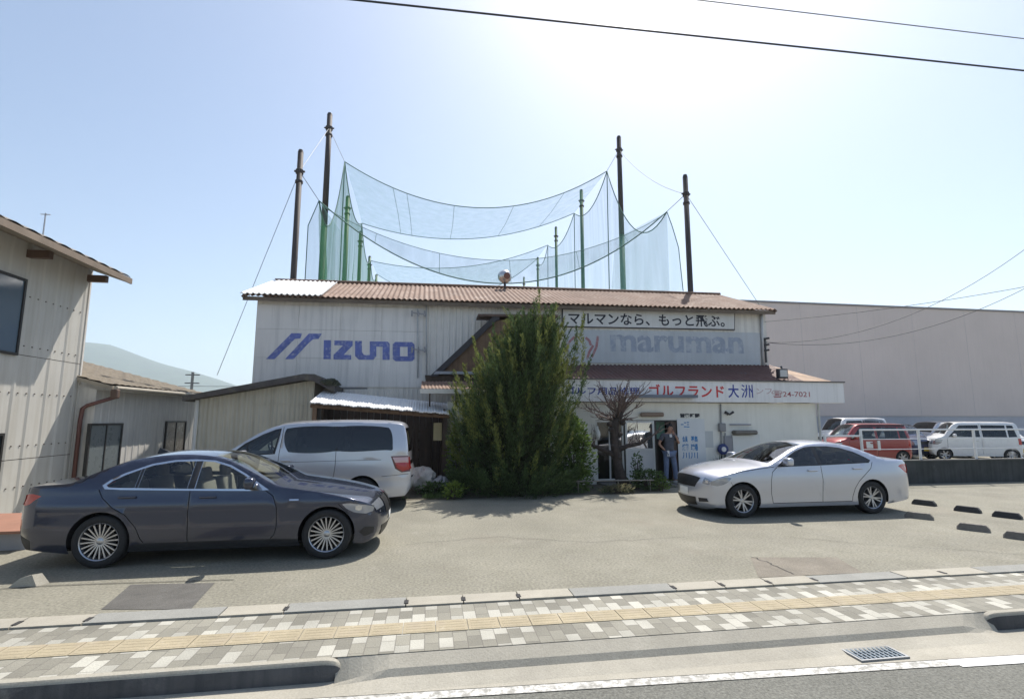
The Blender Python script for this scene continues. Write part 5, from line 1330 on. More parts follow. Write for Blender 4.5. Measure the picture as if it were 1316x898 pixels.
# ------------------------------------------------------------------ netting of the driving range
POLE_DARK = mat('dark_pole', (.055, .045, .042), .7, .1, var=.2)
POLE_GREEN = mat('green_pole', (.045, .125, .055), .6, .1, var=.2)
ROPE = mat('green_rope', (.07, .16, .13), .8, var=0)
WIRE = mat('steel_wire', (.22, .23, .24), .5, .3, var=0)
NETM = net_mat('blue_green_net', (.15, .30, .29), .25)
NETG = net_mat('green_net', (.07, .24, .10), .5)
GN = 'poles of the driving range net'
def net_pole(p, ztop, r, label, material, two=None):
    t = thing('net_pole', label, 'pole', (p[0], p[1], 0), 0, GN)
    if two is None: MB().tube([(p[0], p[1], 0), (p[0], p[1], ztop)], [r, r * .82], 12).build('shaft', material, t, smooth=True)
    else:
        MB().tube([(p[0], p[1], 0), (p[0], p[1], two)], [r * 1.05, r * .95], 12).build('shaft', POLE_GREEN, t, smooth=True)
        MB().tube([(p[0], p[1], two), (p[0], p[1], ztop)], [r * .95, r * .8], 12).build('upper_shaft', POLE_DARK, t, smooth=True)
    b = MB(); z = ztop - .9
    b.tube([(p[0], p[1], z), (p[0], p[1], z + .16)], r * 1.12, 10); b.tube([(p[0], p[1], z - .4), (p[0], p[1], z - .3)], r * 1.12, 10)
    b.tube([(p[0] - r * 1.5, p[1], z + .1), (p[0] + r * 1.5, p[1], z + .1)], .045, 5); b.build('bracket', POLE_DARK, t)
    MB().tube([(p[0], p[1], ztop), (p[0], p[1], ztop + .12)], [r * .85, r * .6], 10).build('pole_cap', POLE_DARK, t)
    return Vector((p[0], p[1], ztop - .8))
FL = net_pole((-5.37, 20.6), 12.6, .135, 'dark front pole at the left, shorter than its neighbour', POLE_DARK)
FR = net_pole((11.31, 20.6), 12.85, .135, 'dark front pole farthest right, casting a shadow on the rusty roof', POLE_DARK)
LP, RP = [], []
for k in range(5):
    Y_p = 29 + 8 * k
    LP.append(net_pole((-6.08 - (.12 * k), Y_p), 19.4 if k == 0 else 17.6 + .3 * k, .185, ['tallest dark pole left of the net', 'green pole at the left, first behind the tallest one', 'green pole at the left, second behind the tallest one', 'green pole at the left, third behind the tallest one', 'green pole at the left, farthest back'][k], POLE_GREEN if k else POLE_DARK, None if k else 12.6))
    RP.append(net_pole((11.52 - .06 * k, Y_p), 19.6 if k == 0 else (19.7 if k < 3 else 19.3), .175 - .01 * k, ['tall two coloured pole right of the net, green below and dark above', 'green pole right of the net, nearest behind the two coloured one', 'green pole right of the net, second behind the two coloured one', 'green pole right of the net, third behind the two coloured one', 'green pole right of the net, farthest back'][k], POLE_GREEN, 13.2 if k == 0 else None))
def cable(a, b, sag, n=40, p=2.0):
    a, b = Vector(a), Vector(b)
    return [a.lerp(b, i / n) - Vector((0, 0, sag * (1 - abs(2 * i / n - 1)**p))) for i in range(n + 1)]
def net_between(t, c1, c2, m_, name='netting', nv=8, wob=.12):
    m = MB(); n = len(c1) - 1
    def Pn(u, v):
        i = u * n; k = min(int(i), n - 1); f = i - k
        p = c1[k].lerp(c1[k + 1], f).lerp(c2[k].lerp(c2[k + 1], f), v)
        w = wob * math.sin(v * math.pi) * (math.sin(u * 23 + v * 2) + .6 * math.sin(u * 51))
        return (p.x + w * .4, p.y + w, p.z)
    m.grid(Pn, n, nv); m.build(name, m_, t, smooth=True, recalc=False)
def ropes(t, *cs, r=.028):
    for c_ in cs: MB().tube(c_, r, 5).build('edge_rope', ROPE, t, smooth=True)
A0, B0 = atY(410, 258, 22), atY(857, 272, 22)
A1, B1 = atY(443, 208, 29), atY(780, 220, 29)
A2, B2 = atY(465, 287, 37), atY(738, 274, 37)
A3, B3 = atY(476, 335, 45), atY(704, 315, 45)
A4, B4 = atY(484, 352, 53), atY(690, 333, 53)
def sag_to(a, b, px, py, Y):
    m_ = atY(px, py, Y); f = (m_.x - a.x) / (b.x - a.x); return (a.lerp(b, f).z - m_.z) / (1 - abs(2 * f - 1)**2)
t = thing('golf_net', 'upper blue net strip sagging between the tallest poles', 'golf net', (2.7, 33, 0))
k1 = cable(A1, B1, sag_to(A1, B1, 612, 267, 29)); k2 = cable(A2, B2, sag_to(A2, B2, 602, 307, 37)); net_between(t, k1, k2, NETM); ropes(t, k1, k2)
for i_ in (7, 9, 16, 25, 33): MB().tube([k1[i_], k1[i_].lerp(k2[i_], .5) + Vector((.05, 0, -.05)), k2[i_]], .012, 4).build('net_seam', ROPE, t)
t = thing('golf_net', 'lower net strip with deepest sag, hanging just above the rusty roof', 'golf net', (2.7, 22, 0))
kb = cable(A0, B0, sag_to(A0, B0, 633, 364, 22)); kt = cable(A0 + Vector((0, .5, -.02)), B0 + Vector((0, .5, -.02)), sag_to(A0, B0, 640, 334, 22.5)); net_between(t, kt, kb, NETM)
for i_ in (6, 13, 21, 29, 35): MB().tube([kt[i_], kb[i_]], .010, 4).build('net_seam', ROPE, t)
ropes(t, kb, r=.028); ropes(t, kt, r=.014)
t = thing('golf_net', 'far pale net strip seen under the upper strip', 'golf net', (2.7, 45, 0))
k3 = cable(A3, B3, sag_to(A3, B3, 596, 343, 45) if True else 1); k4 = cable(A4, B4, 3.4); net_between(t, k3, k4, NETM); ropes(t, k3, k4, r=.03)
for nm, A_s, lab, m_ in (('l', (A0, A1, A2, A3, A4), 'green side net hanging at the left behind the roof', NETG), ('r', (B0, B1, B2, B3, B4), 'pale side net hanging at the right behind the roof', NETM)):
    t = thing('golf_net', lab, 'golf net', (A_s[1].x, 33, 0))
    top = []
    for i in range(4):
        a, b = A_s[i], A_s[i + 1]; top += cable(a, b, 2.3 if i == 0 else 1.2, 14)[:-1]
    top.append(A_s[4])
    bot_ = [Vector((p.x, p.y, 5.0)) for p in top]
    net_between(t, top, bot_, m_, wob=.35); ropes(t, top, r=.03)
    for a in A_s[1:4]: MB().tube([a, Vector((a.x, a.y + .2, 5))], .03, 4).build('edge_rope', ROPE, t)
# front corner drops
for A_, pts, lab, m_ in ((A0, ((396, 290), (392, 360)), 'narrow net flap at the left front corner', NETM), (B0, ((872, 318), (878, 374)), 'narrow loose net flap at the right front corner', NETM)):
    t = thing('golf_net', lab, 'golf net', (A_.x, 22, 0))
    e = [A_, atY(*pts[0], 22), atY(*pts[1], 22)]; e = [Vector(catm) for catm in catmull([q[:] for q in e], .3)]
    inn = [Vector((A_.x + (1.2 if A_.x < 0 else -2.6) * (1 - math.exp(-3 * i / (len(e) - 1))), 23.2, q.z)) for i, q in enumerate(e)]
    inn[0] = A_ + Vector((0, .02, 0)); net_between(t, e, inn, m_, wob=.25); ropes(t, e, r=.02)
def wire(name, label, pts, r, group=None, sag=0.0, material=None):
    if sag: pts = cable(pts[0], pts[1], sag, 24)
    o = MB().tube(pts, r, 5, cap=False).build(name, material or WIRE, smooth=True); return tag(o, label, 'wire', group)
GW = 'stay wires of the net poles'
wire('stay_wire', 'stay wire from left front pole down behind the shed', [FL, atY(279, 482, 22)], .012, GW)
wire('stay_wire', 'stay wire from right front pole down past the roof end', [FR, atY(978, 395, 21)], .012, GW)
wire('stay_wire', 'rope from left front pole to the lower net corner', [FL, A0], .014, GW)
wire('stay_wire', 'rope from right front pole to the lower net corner', [FR, B0], .014, GW)
wire('stay_wire', 'rope from tallest left pole to the upper net corner', [LP[0], A1], .014, GW)
wire('stay_wire', 'rope from tall right pole to the upper net corner', [RP[0], B1], .014, GW)
wire('stay_wire', 'slack wire joining the two left dark poles', [FL, LP[0]], .012, GW)
wire('stay_wire', 'slack wire joining the two right poles', [RP[0], FR], .014, GW, .5)
# overhead cables
CBL = mat('black_cable', (.025, .028, .035), .6, var=0)
a, b = atY(455, 0, 8), atY(1316, 91, 8)
a2 = a + (a - b) * .7; b2 = b + (b - a) * .6
wire('overhead_cable', 'thick black cable crossing the sky near the top', [a2 + Vector((0, 0, .0)), b2], .018, None, .0, CBL)
a, b = atY(895, 0, 9), atY(1316, 50, 9)
wire('overhead_cable', 'thin grey cable in the top right corner', [a + (a - b), b + (b - a) * .5], .012, None, .0, WIRE)
hx = onwall(984, 440, .02)
for (px_, py_), sg, lab in (((1316, 300), 1.1, 'service wire rising most steeply from the hall corner to the right'), ((1316, 354), .9, 'thicker service wire rising to the right, lowest of the bundle'), ((1316, 370), .15, 'thin flat service wire crossing the beige wall, highest at the hall')):
    p1 = atY(px_, py_, 13.0); p1 = p1 + (p1 - hx) * .15
    wire('service_wire', lab, [hx + Vector((0, 0, .0 if sg > .2 else .75)), p1], .009, 'service wires on the hall corner', sg, CBL)
gs = thing('gable_service_bracket', 'small insulator bracket on the right hall corner', 'bracket', hx)
m = MB(); m.tube([onwall(981, 436, .08), onwall(983, 466, .08)], .035, 6)
for y_ in (436, 444, 451): m.tube([onwall(980, y_, .1), onwall(986, y_ - 1, .1)], .04, 6)
m.build('bracket_rod', IRON, gs)
# roof lamp, round
rl_ = thing('roof_flood_lamp', 'round silver flood lamp standing on the rusty roof ridge', 'flood lamp', atY(649, 366, 19.6))
c = atY(649, 355, 19.5); m = MB(); m.lathe([(.01, -.22), (.12, -.20), (.24, -.08), (.28, .06), (.26, .08), (.01, .05)], 'y', c, 20); m.build('lamp_bowl', mat('lamp_silver', (.6, .6, .6), .25, .8, var=.1), rl_, smooth=True)
MB().lathe([(.001, -.235), (.13, -.225), (.13, -.20)], 'y', c + Vector((.05, -.01, -.04)), 14).build('lamp_bulb', mat('lamp_rusty', (.20, .08, .05), .5), rl_)
MB().tube([c + Vector((0, 0, -.2)), c + Vector((0, .1, -.62))], .05, 6).build('lamp_stand', IRON, rl_)
# far utility pole and its wires, beyond the annex
up_ = thing('utility_pole', 'distant utility pole against the hills left of the hall', 'pole', (atY(248, 500, 60).x, 60, 0))
b_ = atY(248, 478, 60); m = MB(); m.tube([(b_.x, 60, 0), (b_.x, 60, b_.z)], .15, 8); m.build('shaft', mat('far_pole', (.2, .2, .2), .8), up_)
m = MB()
for dz in (.3, 1.2): m.box(b_.x - .7, b_.x + .7, 59.9, 60.1, b_.z - dz - .05, b_.z - dz + .05)
m.build('cross_arm', IRON, up_)
for dz, lab in ((.3, 'upper distant wire over the hills'), (1.2, 'lower distant wire over the hills')):
    wire('distant_wire', lab, [Vector((b_.x - 60, 60, b_.z - dz - .5)), Vector((b_.x + 30, 60, b_.z - dz - .8))], .03, None, .6)

# ------------------------------------------------------------------ trees and plants
def leaf_mat(name, col, isl=.35, trans=.25, var=.25, vs=1.2):
    m = mat(name, col, .65, var=var, scale=vs, island=isl, spec=.25)
    nt = m.node_tree; p = nt.nodes['Principled BSDF']; out = nt.nodes['Material Output']
    tl = nt.nodes.new('ShaderNodeBsdfTranslucent'); mx = nt.nodes.new('ShaderNodeMixShader'); mx.inputs[0].default_value = trans
    src = p.inputs['Base Color'].links[0].from_socket; nt.links.new(src, tl.inputs[0])
    nt.links.new(p.outputs[0], mx.inputs[1]); nt.links.new(tl.outputs[0], mx.inputs[2]); nt.links.new(mx.outputs[0], out.inputs[0])
    return m
def blades(centers, dirs, lens, wids, material, name, parent, fold=True, local=False):
    """many small pointed leaf blades (two triangles folded along the rib) as one foliage mesh"""
    c = np.asarray(centers, float); d = np.asarray(dirs, float); d /= np.linalg.norm(d, axis=1, keepdims=True) + 1e-9
    n = len(c); r = rng.normal(size=(n, 3)); s = np.cross(d, r); s /= np.linalg.norm(s, axis=1, keepdims=True) + 1e-9
    up = np.cross(s, d); L_ = np.asarray(lens)[:, None]; W_ = np.asarray(wids)[:, None]
    a = c; b = c + d * L_ * .5 + s * W_ * .5 + up * W_ * .12; t = c + d * L_; e = c + d * L_ * .5 - s * W_ * .5 + up * W_ * .12
    v = np.stack([a, b, t, e], 1).reshape(-1, 3)
    if parent is not None and not local: v = v - np.array(parent.location)
    f = np.arange(n * 4).reshape(-1, 4)
    me = bpy.data.meshes.new(name); me.vertices.add(n * 4); me.vertices.foreach_set('co', v.ravel())
    me.loops.add(n * 4); me.loops.foreach_set('vertex_index', f.ravel()); me.polygons.add(n)
    me.polygons.foreach_set('loop_start', np.arange(n) * 4); me.polygons.foreach_set('loop_total', np.full(n, 4))
    me.materials.append(material); me.update(calc_edges=True)
    o = bpy.data.objects.new(name, me); COL.objects.link(o)
    if parent is not None: o.parent = parent
    return o
BARK = mat('tree_bark', (.085, .065, .052), .9, var=.35, scale=6, streak=.6, streakcol=(.035, .028, .024), bump=(18, 1))
# big flame-shooted conifer
TX, TY = 2.35, 13.75
tree = thing('conifer_tree', 'tall dark green conifer with upswept flame shaped shoots before the shop', 'tree', (TX, TY, 0))
m = MB(); m.tube([(TX + .1, TY, 0), (TX + .15, TY, 1.2), (TX + .05, TY + .05, 2.6), (TX + .4, TY, 4.3)], [.17, .14, .11, .04], 8)
for q in ((-.9, 1.6), (.9, 2.9), (-.6, 3.0), (.9, 2.0)): m.tube([(TX + .1, TY, q[1] - .9), (TX + .1 + q[0] * .6, TY, q[1] - .3), (TX + q[0] * 1.1, TY, q[1] + .5)], [.07, .05, .02], 6)
m.build('trunk', BARK, tree, smooth=True)
# crown outline: height -> (left, right) reach from the axis, read off the photo's silhouette
hs_ = [0.0, .5, 1.0, 1.5, 2.0, 2.5, 3.0, 3.5, 4.0, 4.5, 4.9]
lf_ = [1.25, 1.45, 1.52, 1.55, 1.50, 1.30, .92, .52, .12, -.2, -.40]
rt_ = [1.05, 1.2, 1.25, 1.28, 1.25, 1.2, 1.2, 1.12, .95, .75, .6]
C_, D_, Ln, Wd = [], [], [], []
TIP = [[], [], [], []]
def shoot(base, direc, L, rad, n, ll=.10, ww=.022, tip=False):
    base = np.array(base); direc = np.array(direc, float); direc /= np.linalg.norm(direc)
    bend = np.array([0, 0, .35]) + rng.normal(size=3) * .08
    t = rng.random(n)**.8
    pos = base + np.outer(t * L, direc) + np.outer(t**2 * L, bend) + rng.normal(size=(n, 3)) * (rad * (1 - t * .85))[:, None]
    dr_ = direc + np.outer(t, bend) * 1.2 + rng.normal(size=(n, 3)) * .42
    tgt = TIP if tip else (C_, D_, Ln, Wd)
    for lst, arr in zip(tgt, (pos, dr_, ll * (.6 + .8 * rng.random(n)), ww * (.7 + .6 * rng.random(n)))): lst.append(arr)
for i in range(700):
    h = rng.random()**.9 * 4.35; th = rng.random() * 2 * math.pi
    l_, r2_ = np.interp(h, hs_, lf_), np.interp(h, hs_, rt_)
    cx = (r2_ - l_) / 2; hwid = (r2_ + l_) / 2
    k_ = rng.uniform(.55, .86) if rng.random() < .75 else rng.uniform(.15, .55)
    x, y = TX + cx + math.cos(th) * hwid * k_, TY + math.sin(th) * min(hwid, 1.15) * k_
    d = (math.cos(th) * .55, math.sin(th) * .55, 1.0 + .5 * h / 4)
    L = rng.uniform(.45, .85) * (1.0 if h > 1 else .8)
    shoot((x, y, max(.05, h - .15)), d, L, rng.uniform(.06, .11), int(100 * L / .6), tip=(k_ > .7 and rng.random() < .5))
# long leader spires and the right-hand tufts
for (px_, py_, L) in ((690, 400, .8), (682, 425, .8), (660, 425, .6), (736, 418, .75), (731, 440, .7), (718, 455, .7), (642, 435, .65), (622, 450, .55), (742, 470, .55), (612, 480, .5), (740, 455, .6), (700, 430, .7), (670, 440, .7), (600, 505, .5), (594, 540, .5), (735, 500, .5)):
    p = atY(px_, py_ + 11, TY - rng.uniform(-.25, .35))
    shoot((p.x, p.y, p.z - L * .55), ((p.x - TX - .3) * .25, 0, 1), L * 1.35, .06, int(290 * L), .10, .022, tip=rng.random() < .6)
for i in range(110):                      # ragged feathers breaking the outline
    h = rng.uniform(.9, 4.5); th = rng.choice([0, math.pi]) + rng.normal(0, .7)
    l_, r2_ = np.interp(h, hs_, lf_), np.interp(h, hs_, rt_); hw_ = (r2_ + l_) / 2
    shoot((TX + (r2_ - l_) / 2 + math.cos(th) * hw_ * .86, TY + math.sin(th) * min(hw_, 1.15) * .86, h - .3), (math.cos(th) * .75, math.sin(th) * .6, 1.0), rng.uniform(.5, .95), .055, 130, .10, .02, tip=rng.random() < .5)
for i in range(170):                      # loose drooping skirt near the ground
    th = rng.random() * 2 * math.pi
    shoot((TX + math.cos(th) * 1.25 - .1, TY + math.sin(th) * 1.0, rng.uniform(.0, .35)), (math.cos(th), math.sin(th), .6), .45, .10, 60)
blades(np.concatenate(C_), np.concatenate(D_), np.concatenate(Ln), np.concatenate(Wd), leaf_mat('conifer_green', (.085, .125, .048), .45, .3, .5, 1.6), 'crown', tree)
blades(*[np.concatenate(q) for q in TIP], leaf_mat('conifer_shoot_tips', (.19, .215, .065), .4, .35, .4, 1.6), 'shoot_tips', tree)
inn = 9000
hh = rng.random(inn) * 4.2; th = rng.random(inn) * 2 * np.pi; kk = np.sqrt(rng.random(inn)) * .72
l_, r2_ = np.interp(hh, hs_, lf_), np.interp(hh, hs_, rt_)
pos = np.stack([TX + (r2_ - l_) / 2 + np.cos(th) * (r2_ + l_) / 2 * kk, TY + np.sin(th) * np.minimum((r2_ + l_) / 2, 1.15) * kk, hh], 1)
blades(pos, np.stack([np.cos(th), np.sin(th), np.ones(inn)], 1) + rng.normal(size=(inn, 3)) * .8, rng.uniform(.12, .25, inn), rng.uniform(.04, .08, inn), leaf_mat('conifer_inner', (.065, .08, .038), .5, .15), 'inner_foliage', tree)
tree.scale = (1.05, 1.0, .965)
# leafy shrub on its right flank
def leafy(name, label, cat, base, envelope, n, material, leaf=(.05, .10), wid=.5, group=None, stems=8, bias=.0):
    t = thing(name, label, cat, base, 0, group)
    rx, ry, h = envelope; m = MB(); b = Vector(base)
    for i in range(stems):
        th = i / stems * 6.28 + rng.random(); q = b + Vector((math.cos(th) * rx * .6, math.sin(th) * ry * .6, h * rng.uniform(.6, .95)))
        m.tube([b + Vector((math.cos(th) * .04, math.sin(th) * .04, 0)), b.lerp(q, .5) + Vector((0, 0, .05)), q], [.018, .013, .006], 5)
    m.build('stem', BARK, t)
    z = rng.random(n)**.8; th = rng.random(n) * 2 * np.pi; r_ = np.sqrt(rng.random(n)); prof = np.sqrt(np.clip(1 - (2 * z - .85)**2 / 1.4, .05, 1))
    clump = 1 + .22 * np.sin(5 * th + 9 * z) + .15 * np.sin(9 * th - 14 * z)
    pos = np.stack([base[0] + np.cos(th) * rx * r_ * prof * clump + bias * z, base[1] + np.sin(th) * ry * r_ * prof * clump, base[2] + .03 + z * h * (.9 + .1 * clump)], 1)
    d = np.stack([np.cos(th), np.sin(th), rng.uniform(-.2, 1.0, n)], 1) + rng.normal(size=(n, 3)) * .5
    L_ = rng.uniform(*leaf, n); blades(pos, d, L_, L_ * wid, material, 'foliage', t); return t
SHRUB = leaf_mat('shrub_green', (.12, .18, .045), .45, .35)
WEED = leaf_mat('weed_green', (.09, .14, .05), .45, .3)
LIME = leaf_mat('lime_weed', (.20, .27, .06), .35, .4)
g_ = atY(742, 640, 13.6)
leafy('leafy_shrub', 'bright leafy green shrub against the right side of the tall conifer', 'shrub', (3.95, 13.75, 0), (.52, .5, 1.95), 4200, SHRUB, (.06, .13), .5, None, 12, -.15)
leafy('leafy_shrub', 'thin yellow green shrub growing by the carport post', 'shrub', (.85, 14.2, 0), (.35, .3, 1.75), 900, LIME, (.07, .14), .55, None, 7)
leafy('weed_clump', 'lime green weed at the foot of the conifer, left', 'weed', (.62, 12.85, .012), (.24, .2, .32), 260, LIME, (.06, .12), .5, 'weeds in the planting bed')
leafy('weed_clump', 'dark green weed patch in front of the white sliding door', 'weed', (5.95, 13.6, .012), (.5, .3, .48), 900, WEED, (.05, .11), .45, 'weeds in the planting bed')
leafy('weed_clump', 'tall thin weed standing before the sliding door pane', 'weed', (5.75, 13.85, .012), (.16, .14, .92), 240, WEED, (.05, .10), .5, 'weeds in the planting bed')
leafy('weed_clump', 'pale dry weed at the edge of the bed below the bare tree', 'weed', (4.9, 13.1, .012), (.45, .16, .16), 350, leaf_mat('dry_weed', (.20, .19, .11), .4, .3), (.05, .12), .35, 'weeds in the planting bed')
leafy('weed_clump', 'low dark weed between the white sacks and the conifer', 'weed', (.2, 13.35, .012), (.45, .2, .3), 520, WEED, (.05, .11), .45, 'weeds in the planting bed')
leafy('weed_clump', 'low green weed by the doorway end of the bed', 'weed', (6.2, 13.35, .012), (.3, .2, .28), 420, SHRUB, (.04, .09), .45, 'weeds in the planting bed')
# bare pollarded tree
bt = thing('bare_tree', 'leafless pollarded tree with knobbly trunk and twiggy crown by the door', 'tree', (5.28, 13.9, 0))
m = MB(); r2 = random.Random(11)
Pt = lambda x, y, dy=0: atY(x, y, 13.9 + dy)
m.tube([(5.42, 13.9, 0), Pt(797, 612), Pt(793, 590), Pt(789, 568), Pt(789, 548), Pt(792, 538)], [.22, .155, .115, .11, .135, .15], 10)
m.tube([Pt(792, 542), Pt(796, 533), Pt(799, 528)], [.15, .11, .07], 8)
limbs = [[(790, 585), (776, 578), (764, 573), (752, 570)], [(791, 580), (806, 573), (822, 570), (838, 560)]]
for l_ in limbs: m.tube([Pt(*q) for q in l_], [.08, .065, .05, .03], 7)
for px_, py_, rr_ in ((786, 552, .09), (797, 558, .08), (788, 573, .075), (796, 588, .08), (784, 545, .10), (800, 543, .10)):
    q_ = Pt(px_, py_, -.06); m.lathe([(.005, -rr_ * .8), (rr_ * .8, -rr_ * .5), (rr_, 0), (rr_ * .75, rr_ * .55), (.005, rr_ * .8)], 'z', q_, 9)
m.build('trunk', mat('dark_plum_bark', (.055, .042, .036), .95, var=.45, scale=9, streak=.7, streakcol=(.022, .018, .016), bump=(22, 1)), bt, smooth=True)
tw = MB()
def twig(p, d, L, r, depth):
    pts = [p]; q = p.copy(); dd = d.normalized()
    for k in range(4):
        dd = (dd + Vector((r2.gauss(0, .16), r2.gauss(0, .16), r2.gauss(.05, .12)))).normalized(); q = q + dd * L / 4; pts.append(q.copy())
    tw.tube(pts, [r * (1 - .17 * k) for k in range(5)], 4, cap=False)
    if depth:
        for k in range(r2.randint(3, 4)):
            i = r2.randint(1, 4); twig(pts[i], (dd + Vector((r2.gauss(0, .6), r2.gauss(0, .6), r2.gauss(.15, .4)))).normalized(), L * r2.uniform(.4, .62), r * .55, depth - 1)
for i in range(30):
    th = r2.uniform(0, 6.28); el = r2.uniform(.1, 1.25)
    twig(Pt(794, 538) + Vector((0, 0, r2.uniform(-.12, .18))), Vector((math.cos(th) * math.cos(el), math.sin(th) * math.cos(el) * .8, math.sin(el))), r2.uniform(.5, .8), .030, 2)
for a, b in (((752, 570), (-1, .2)), ((838, 560), (1, .45)), ((822, 570), (.4, .8)), ((806, 573), (.6, .7)), ((764, 573), (-.5, .8))):
    for k in range(4): twig(Pt(*a), Vector((b[0] + r2.gauss(0, .3), r2.gauss(0, .4), b[1] + r2.gauss(0, .25))), r2.uniform(.3, .55), .016, 1)
tw.build('twigs', mat('twig_bark', (.13, .095, .085), .85, var=.25, scale=4), bt)
tie = thing('bamboo_rail', 'thin grey bamboo rail staked along the planting bed', 'rail', (5.0, 13.3, 0))
m = MB(); m.tube([(3.6, 13.35, .30), (5.2, 13.3, .31), (6.0, 13.32, .30)], .018, 6); m.build('pole', mat('grey_bamboo', (.26, .24, .21), .7, var=.2), tie)
m = MB()
for x_ in (3.9, 5.0, 5.9): MB().tube([(x_, 13.35, 0), (x_, 13.35, .33)], .015, 5).build('stake', mat('grey_bamboo', (.26, .24, .21)), tie)
# grass tufts along the bed edge: uncountable
n = 3800
bx = np.concatenate([rng.uniform(-.2, 6.3, n), rng.uniform(-.6, .9, 500)]); by = np.interp(bx, [-1.3, .6, 1.9, 3.2, 4.3, 5.6, 6.3], [12.75, 12.85, 13.05, 13.2, 13.1, 13.2, 13.5]) + np.abs(rng.normal(0, .28, len(bx)))
n = len(bx); den = np.sin(bx * 4.1) + np.sin(bx * 9.7 + 1) + rng.normal(0, .6, n) > .1
bx, by = bx[den], by[den]; n = len(bx)
kind(blades(np.stack([bx, by, np.full(n, .012)], 1), np.stack([rng.normal(0, .35, n), rng.normal(0, .35, n), np.ones(n)], 1), rng.uniform(.05, .17, n), rng.uniform(.008, .016, n), WEED, 'grass', None), 'stuff')
# potted plants by the notice board
pp = thing('potted_plant', 'dark potted plant with spiky leaves by the notice board', 'plant', (8.55, 14.5, .06))
m = MB(); c = Vector((8.62, 14.45, .06)); m.lathe([(.01, 0), (.22, 0), (.30, .42), (.33, .46), (.30, .48), (.27, .44), (.01, .42)], 'z', c, 20); m.build('pot', mat('dark_glazed_pot', (.075, .065, .068), .35, var=.15), pp, smooth=True)
n = 110; th = rng.random(n) * 6.28; el = rng.uniform(.1, 1.4, n)
blades(np.tile((c + Vector((0, 0, .44)))[:], (n, 1)) + rng.normal(0, .05, (n, 3)) * (1, 1, .2), np.stack([np.cos(th) * np.cos(el), np.sin(th) * np.cos(el), np.sin(el)], 1), rng.uniform(.18, .42, n), rng.uniform(.025, .05, n), leaf_mat('dark_leaf', (.025, .04, .03), .4, .15), 'foliage', pp)
leafy('potted_plant', 'second low dark plant under the notices nearer the silver sedan', 'plant', (8.1, 14.3, .06), (.3, .22, .42), 420, leaf_mat('dark_leaf2', (.03, .045, .03), .4, .15), (.06, .12), .45)
hr = thing('hose_reel', 'round blue reel with white hub hung on the front wall', 'reel', atY(929, 577, SY - .06))
c = atY(929, 577, SY - .10); m = MB(); m.lathe([(.07, -.05), (.155, -.06), (.17, 0), (.155, .06), (.07, .05)], 'y', c, 24); m.build('rim', mat('reel_blue', (.03, .045, .16), .45), hr, smooth=True)
MB().lathe([(.001, -.075), (.075, -.07), (.075, .05)], 'y', c, 18).build('hub', FRAME_WHITE, hr)
wl = thing('wall_lantern', 'small white glass lamp by the shop window', 'lamp', atY(768, 557, SY))
c = atY(768, 557, SY - .09); m = MB(); m.lathe([(.001, -.19), (.05, -.17), (.085, -.04), (.07, .06), (.03, .14), (.02, .22), (.001, .22)], 'z', c, 16); m.build('globe', mat('opal_globe', (.80, .80, .77), .2, var=0), wl, smooth=True)
MB().tube([c + Vector((0, 0, .22)), c + Vector((0, .09, .26))], .016, 5).build('bracket', STEEL, wl)

# ------------------------------------------------------------------ the person in the doorway
def skin(points, edges, radii, sub=2, root=0):
    me = bpy.data.meshes.new('skin'); me.from_pydata(points, edges, []); ob = bpy.data.objects.new('skin', me); COL.objects.link(ob)
    md = ob.modifiers.new('s', 'SKIN'); md.use_smooth_shade = True
    for i, r in enumerate(radii):
        r = r if hasattr(r, '__len__') else (r, r)
        me.skin_vertices[0].data[i].radius = r; me.skin_vertices[0].data[i].use_root = (i == root)
    if sub: ob.modifiers.new('u', 'SUBSURF').levels = sub
    out = bpy.data.meshes.new_from_object(ob.evaluated_get(bpy.context.evaluated_depsgraph_get()))
    bpy.data.objects.remove(ob)
    v = [p.co[:] for p in out.vertices]; f = [tuple(p.vertices) for p in out.polygons]; bpy.data.meshes.remove(out); return v, f
PX, PY = 6.98, 14.38
pe = thing('person', 'person in dark short sleeved shirt and jeans standing in the doorway, hand to mouth', 'person', (PX, PY, .06))
SKINM = mat('skin_tone', (.36, .20, .14), .55, var=.05); SHIRT = mat('dark_grey_shirt', (.075, .08, .10), .8, var=.15, scale=12)
JEANS = mat('blue_jeans', (.13, .17, .27), .85, var=.2, scale=10); HAIR = mat('black_hair', (.012, .011, .011), .6, var=.2); SHOE = mat('white_shoe', (.60, .60, .60), .6); TEE = mat('white_tee', (.6, .6, .6), .8)
# x: picture right, y: away from the camera; facing the camera, head turned to picture right
J = dict(pel=(0, 0, .90), sp1=(0, .01, 1.05), sp2=(.01, .01, 1.22), ch=(.01, .0, 1.36), nk=(.015, -.01, 1.46), hd0=(.03, -.03, 1.53), hd1=(.035, -.035, 1.60), hd2=(.03, -.02, 1.66),
         sl=(-.17, .01, 1.385), el=(-.30, .03, 1.14), wl=(-.155, -.06, .955), sr=(.19, .01, 1.385), er=(.27, -.10, 1.15), wr=(.13, -.16, 1.40),
         hl=(-.09, 0, .86), kl=(-.12, -.02, .47), al=(-.12, .02, .08), hr=(.09, 0, .86), kr=(.15, -.02, .47), ar=(.19, .02, .08), nose=(.065, -.125, 1.585))
RAD = dict(pel=(.145, .10), sp1=(.135, .095), sp2=(.145, .10), ch=(.15, .10), nk=.05, hd0=(.062, .068), hd1=(.073, .085), hd2=(.06, .07), sl=.06, el=.04, wl=.027, sr=.06, er=.04, wr=.027, hl=.085, kl=.058, al=.038, hr=.085, kr=.058, ar=.038)
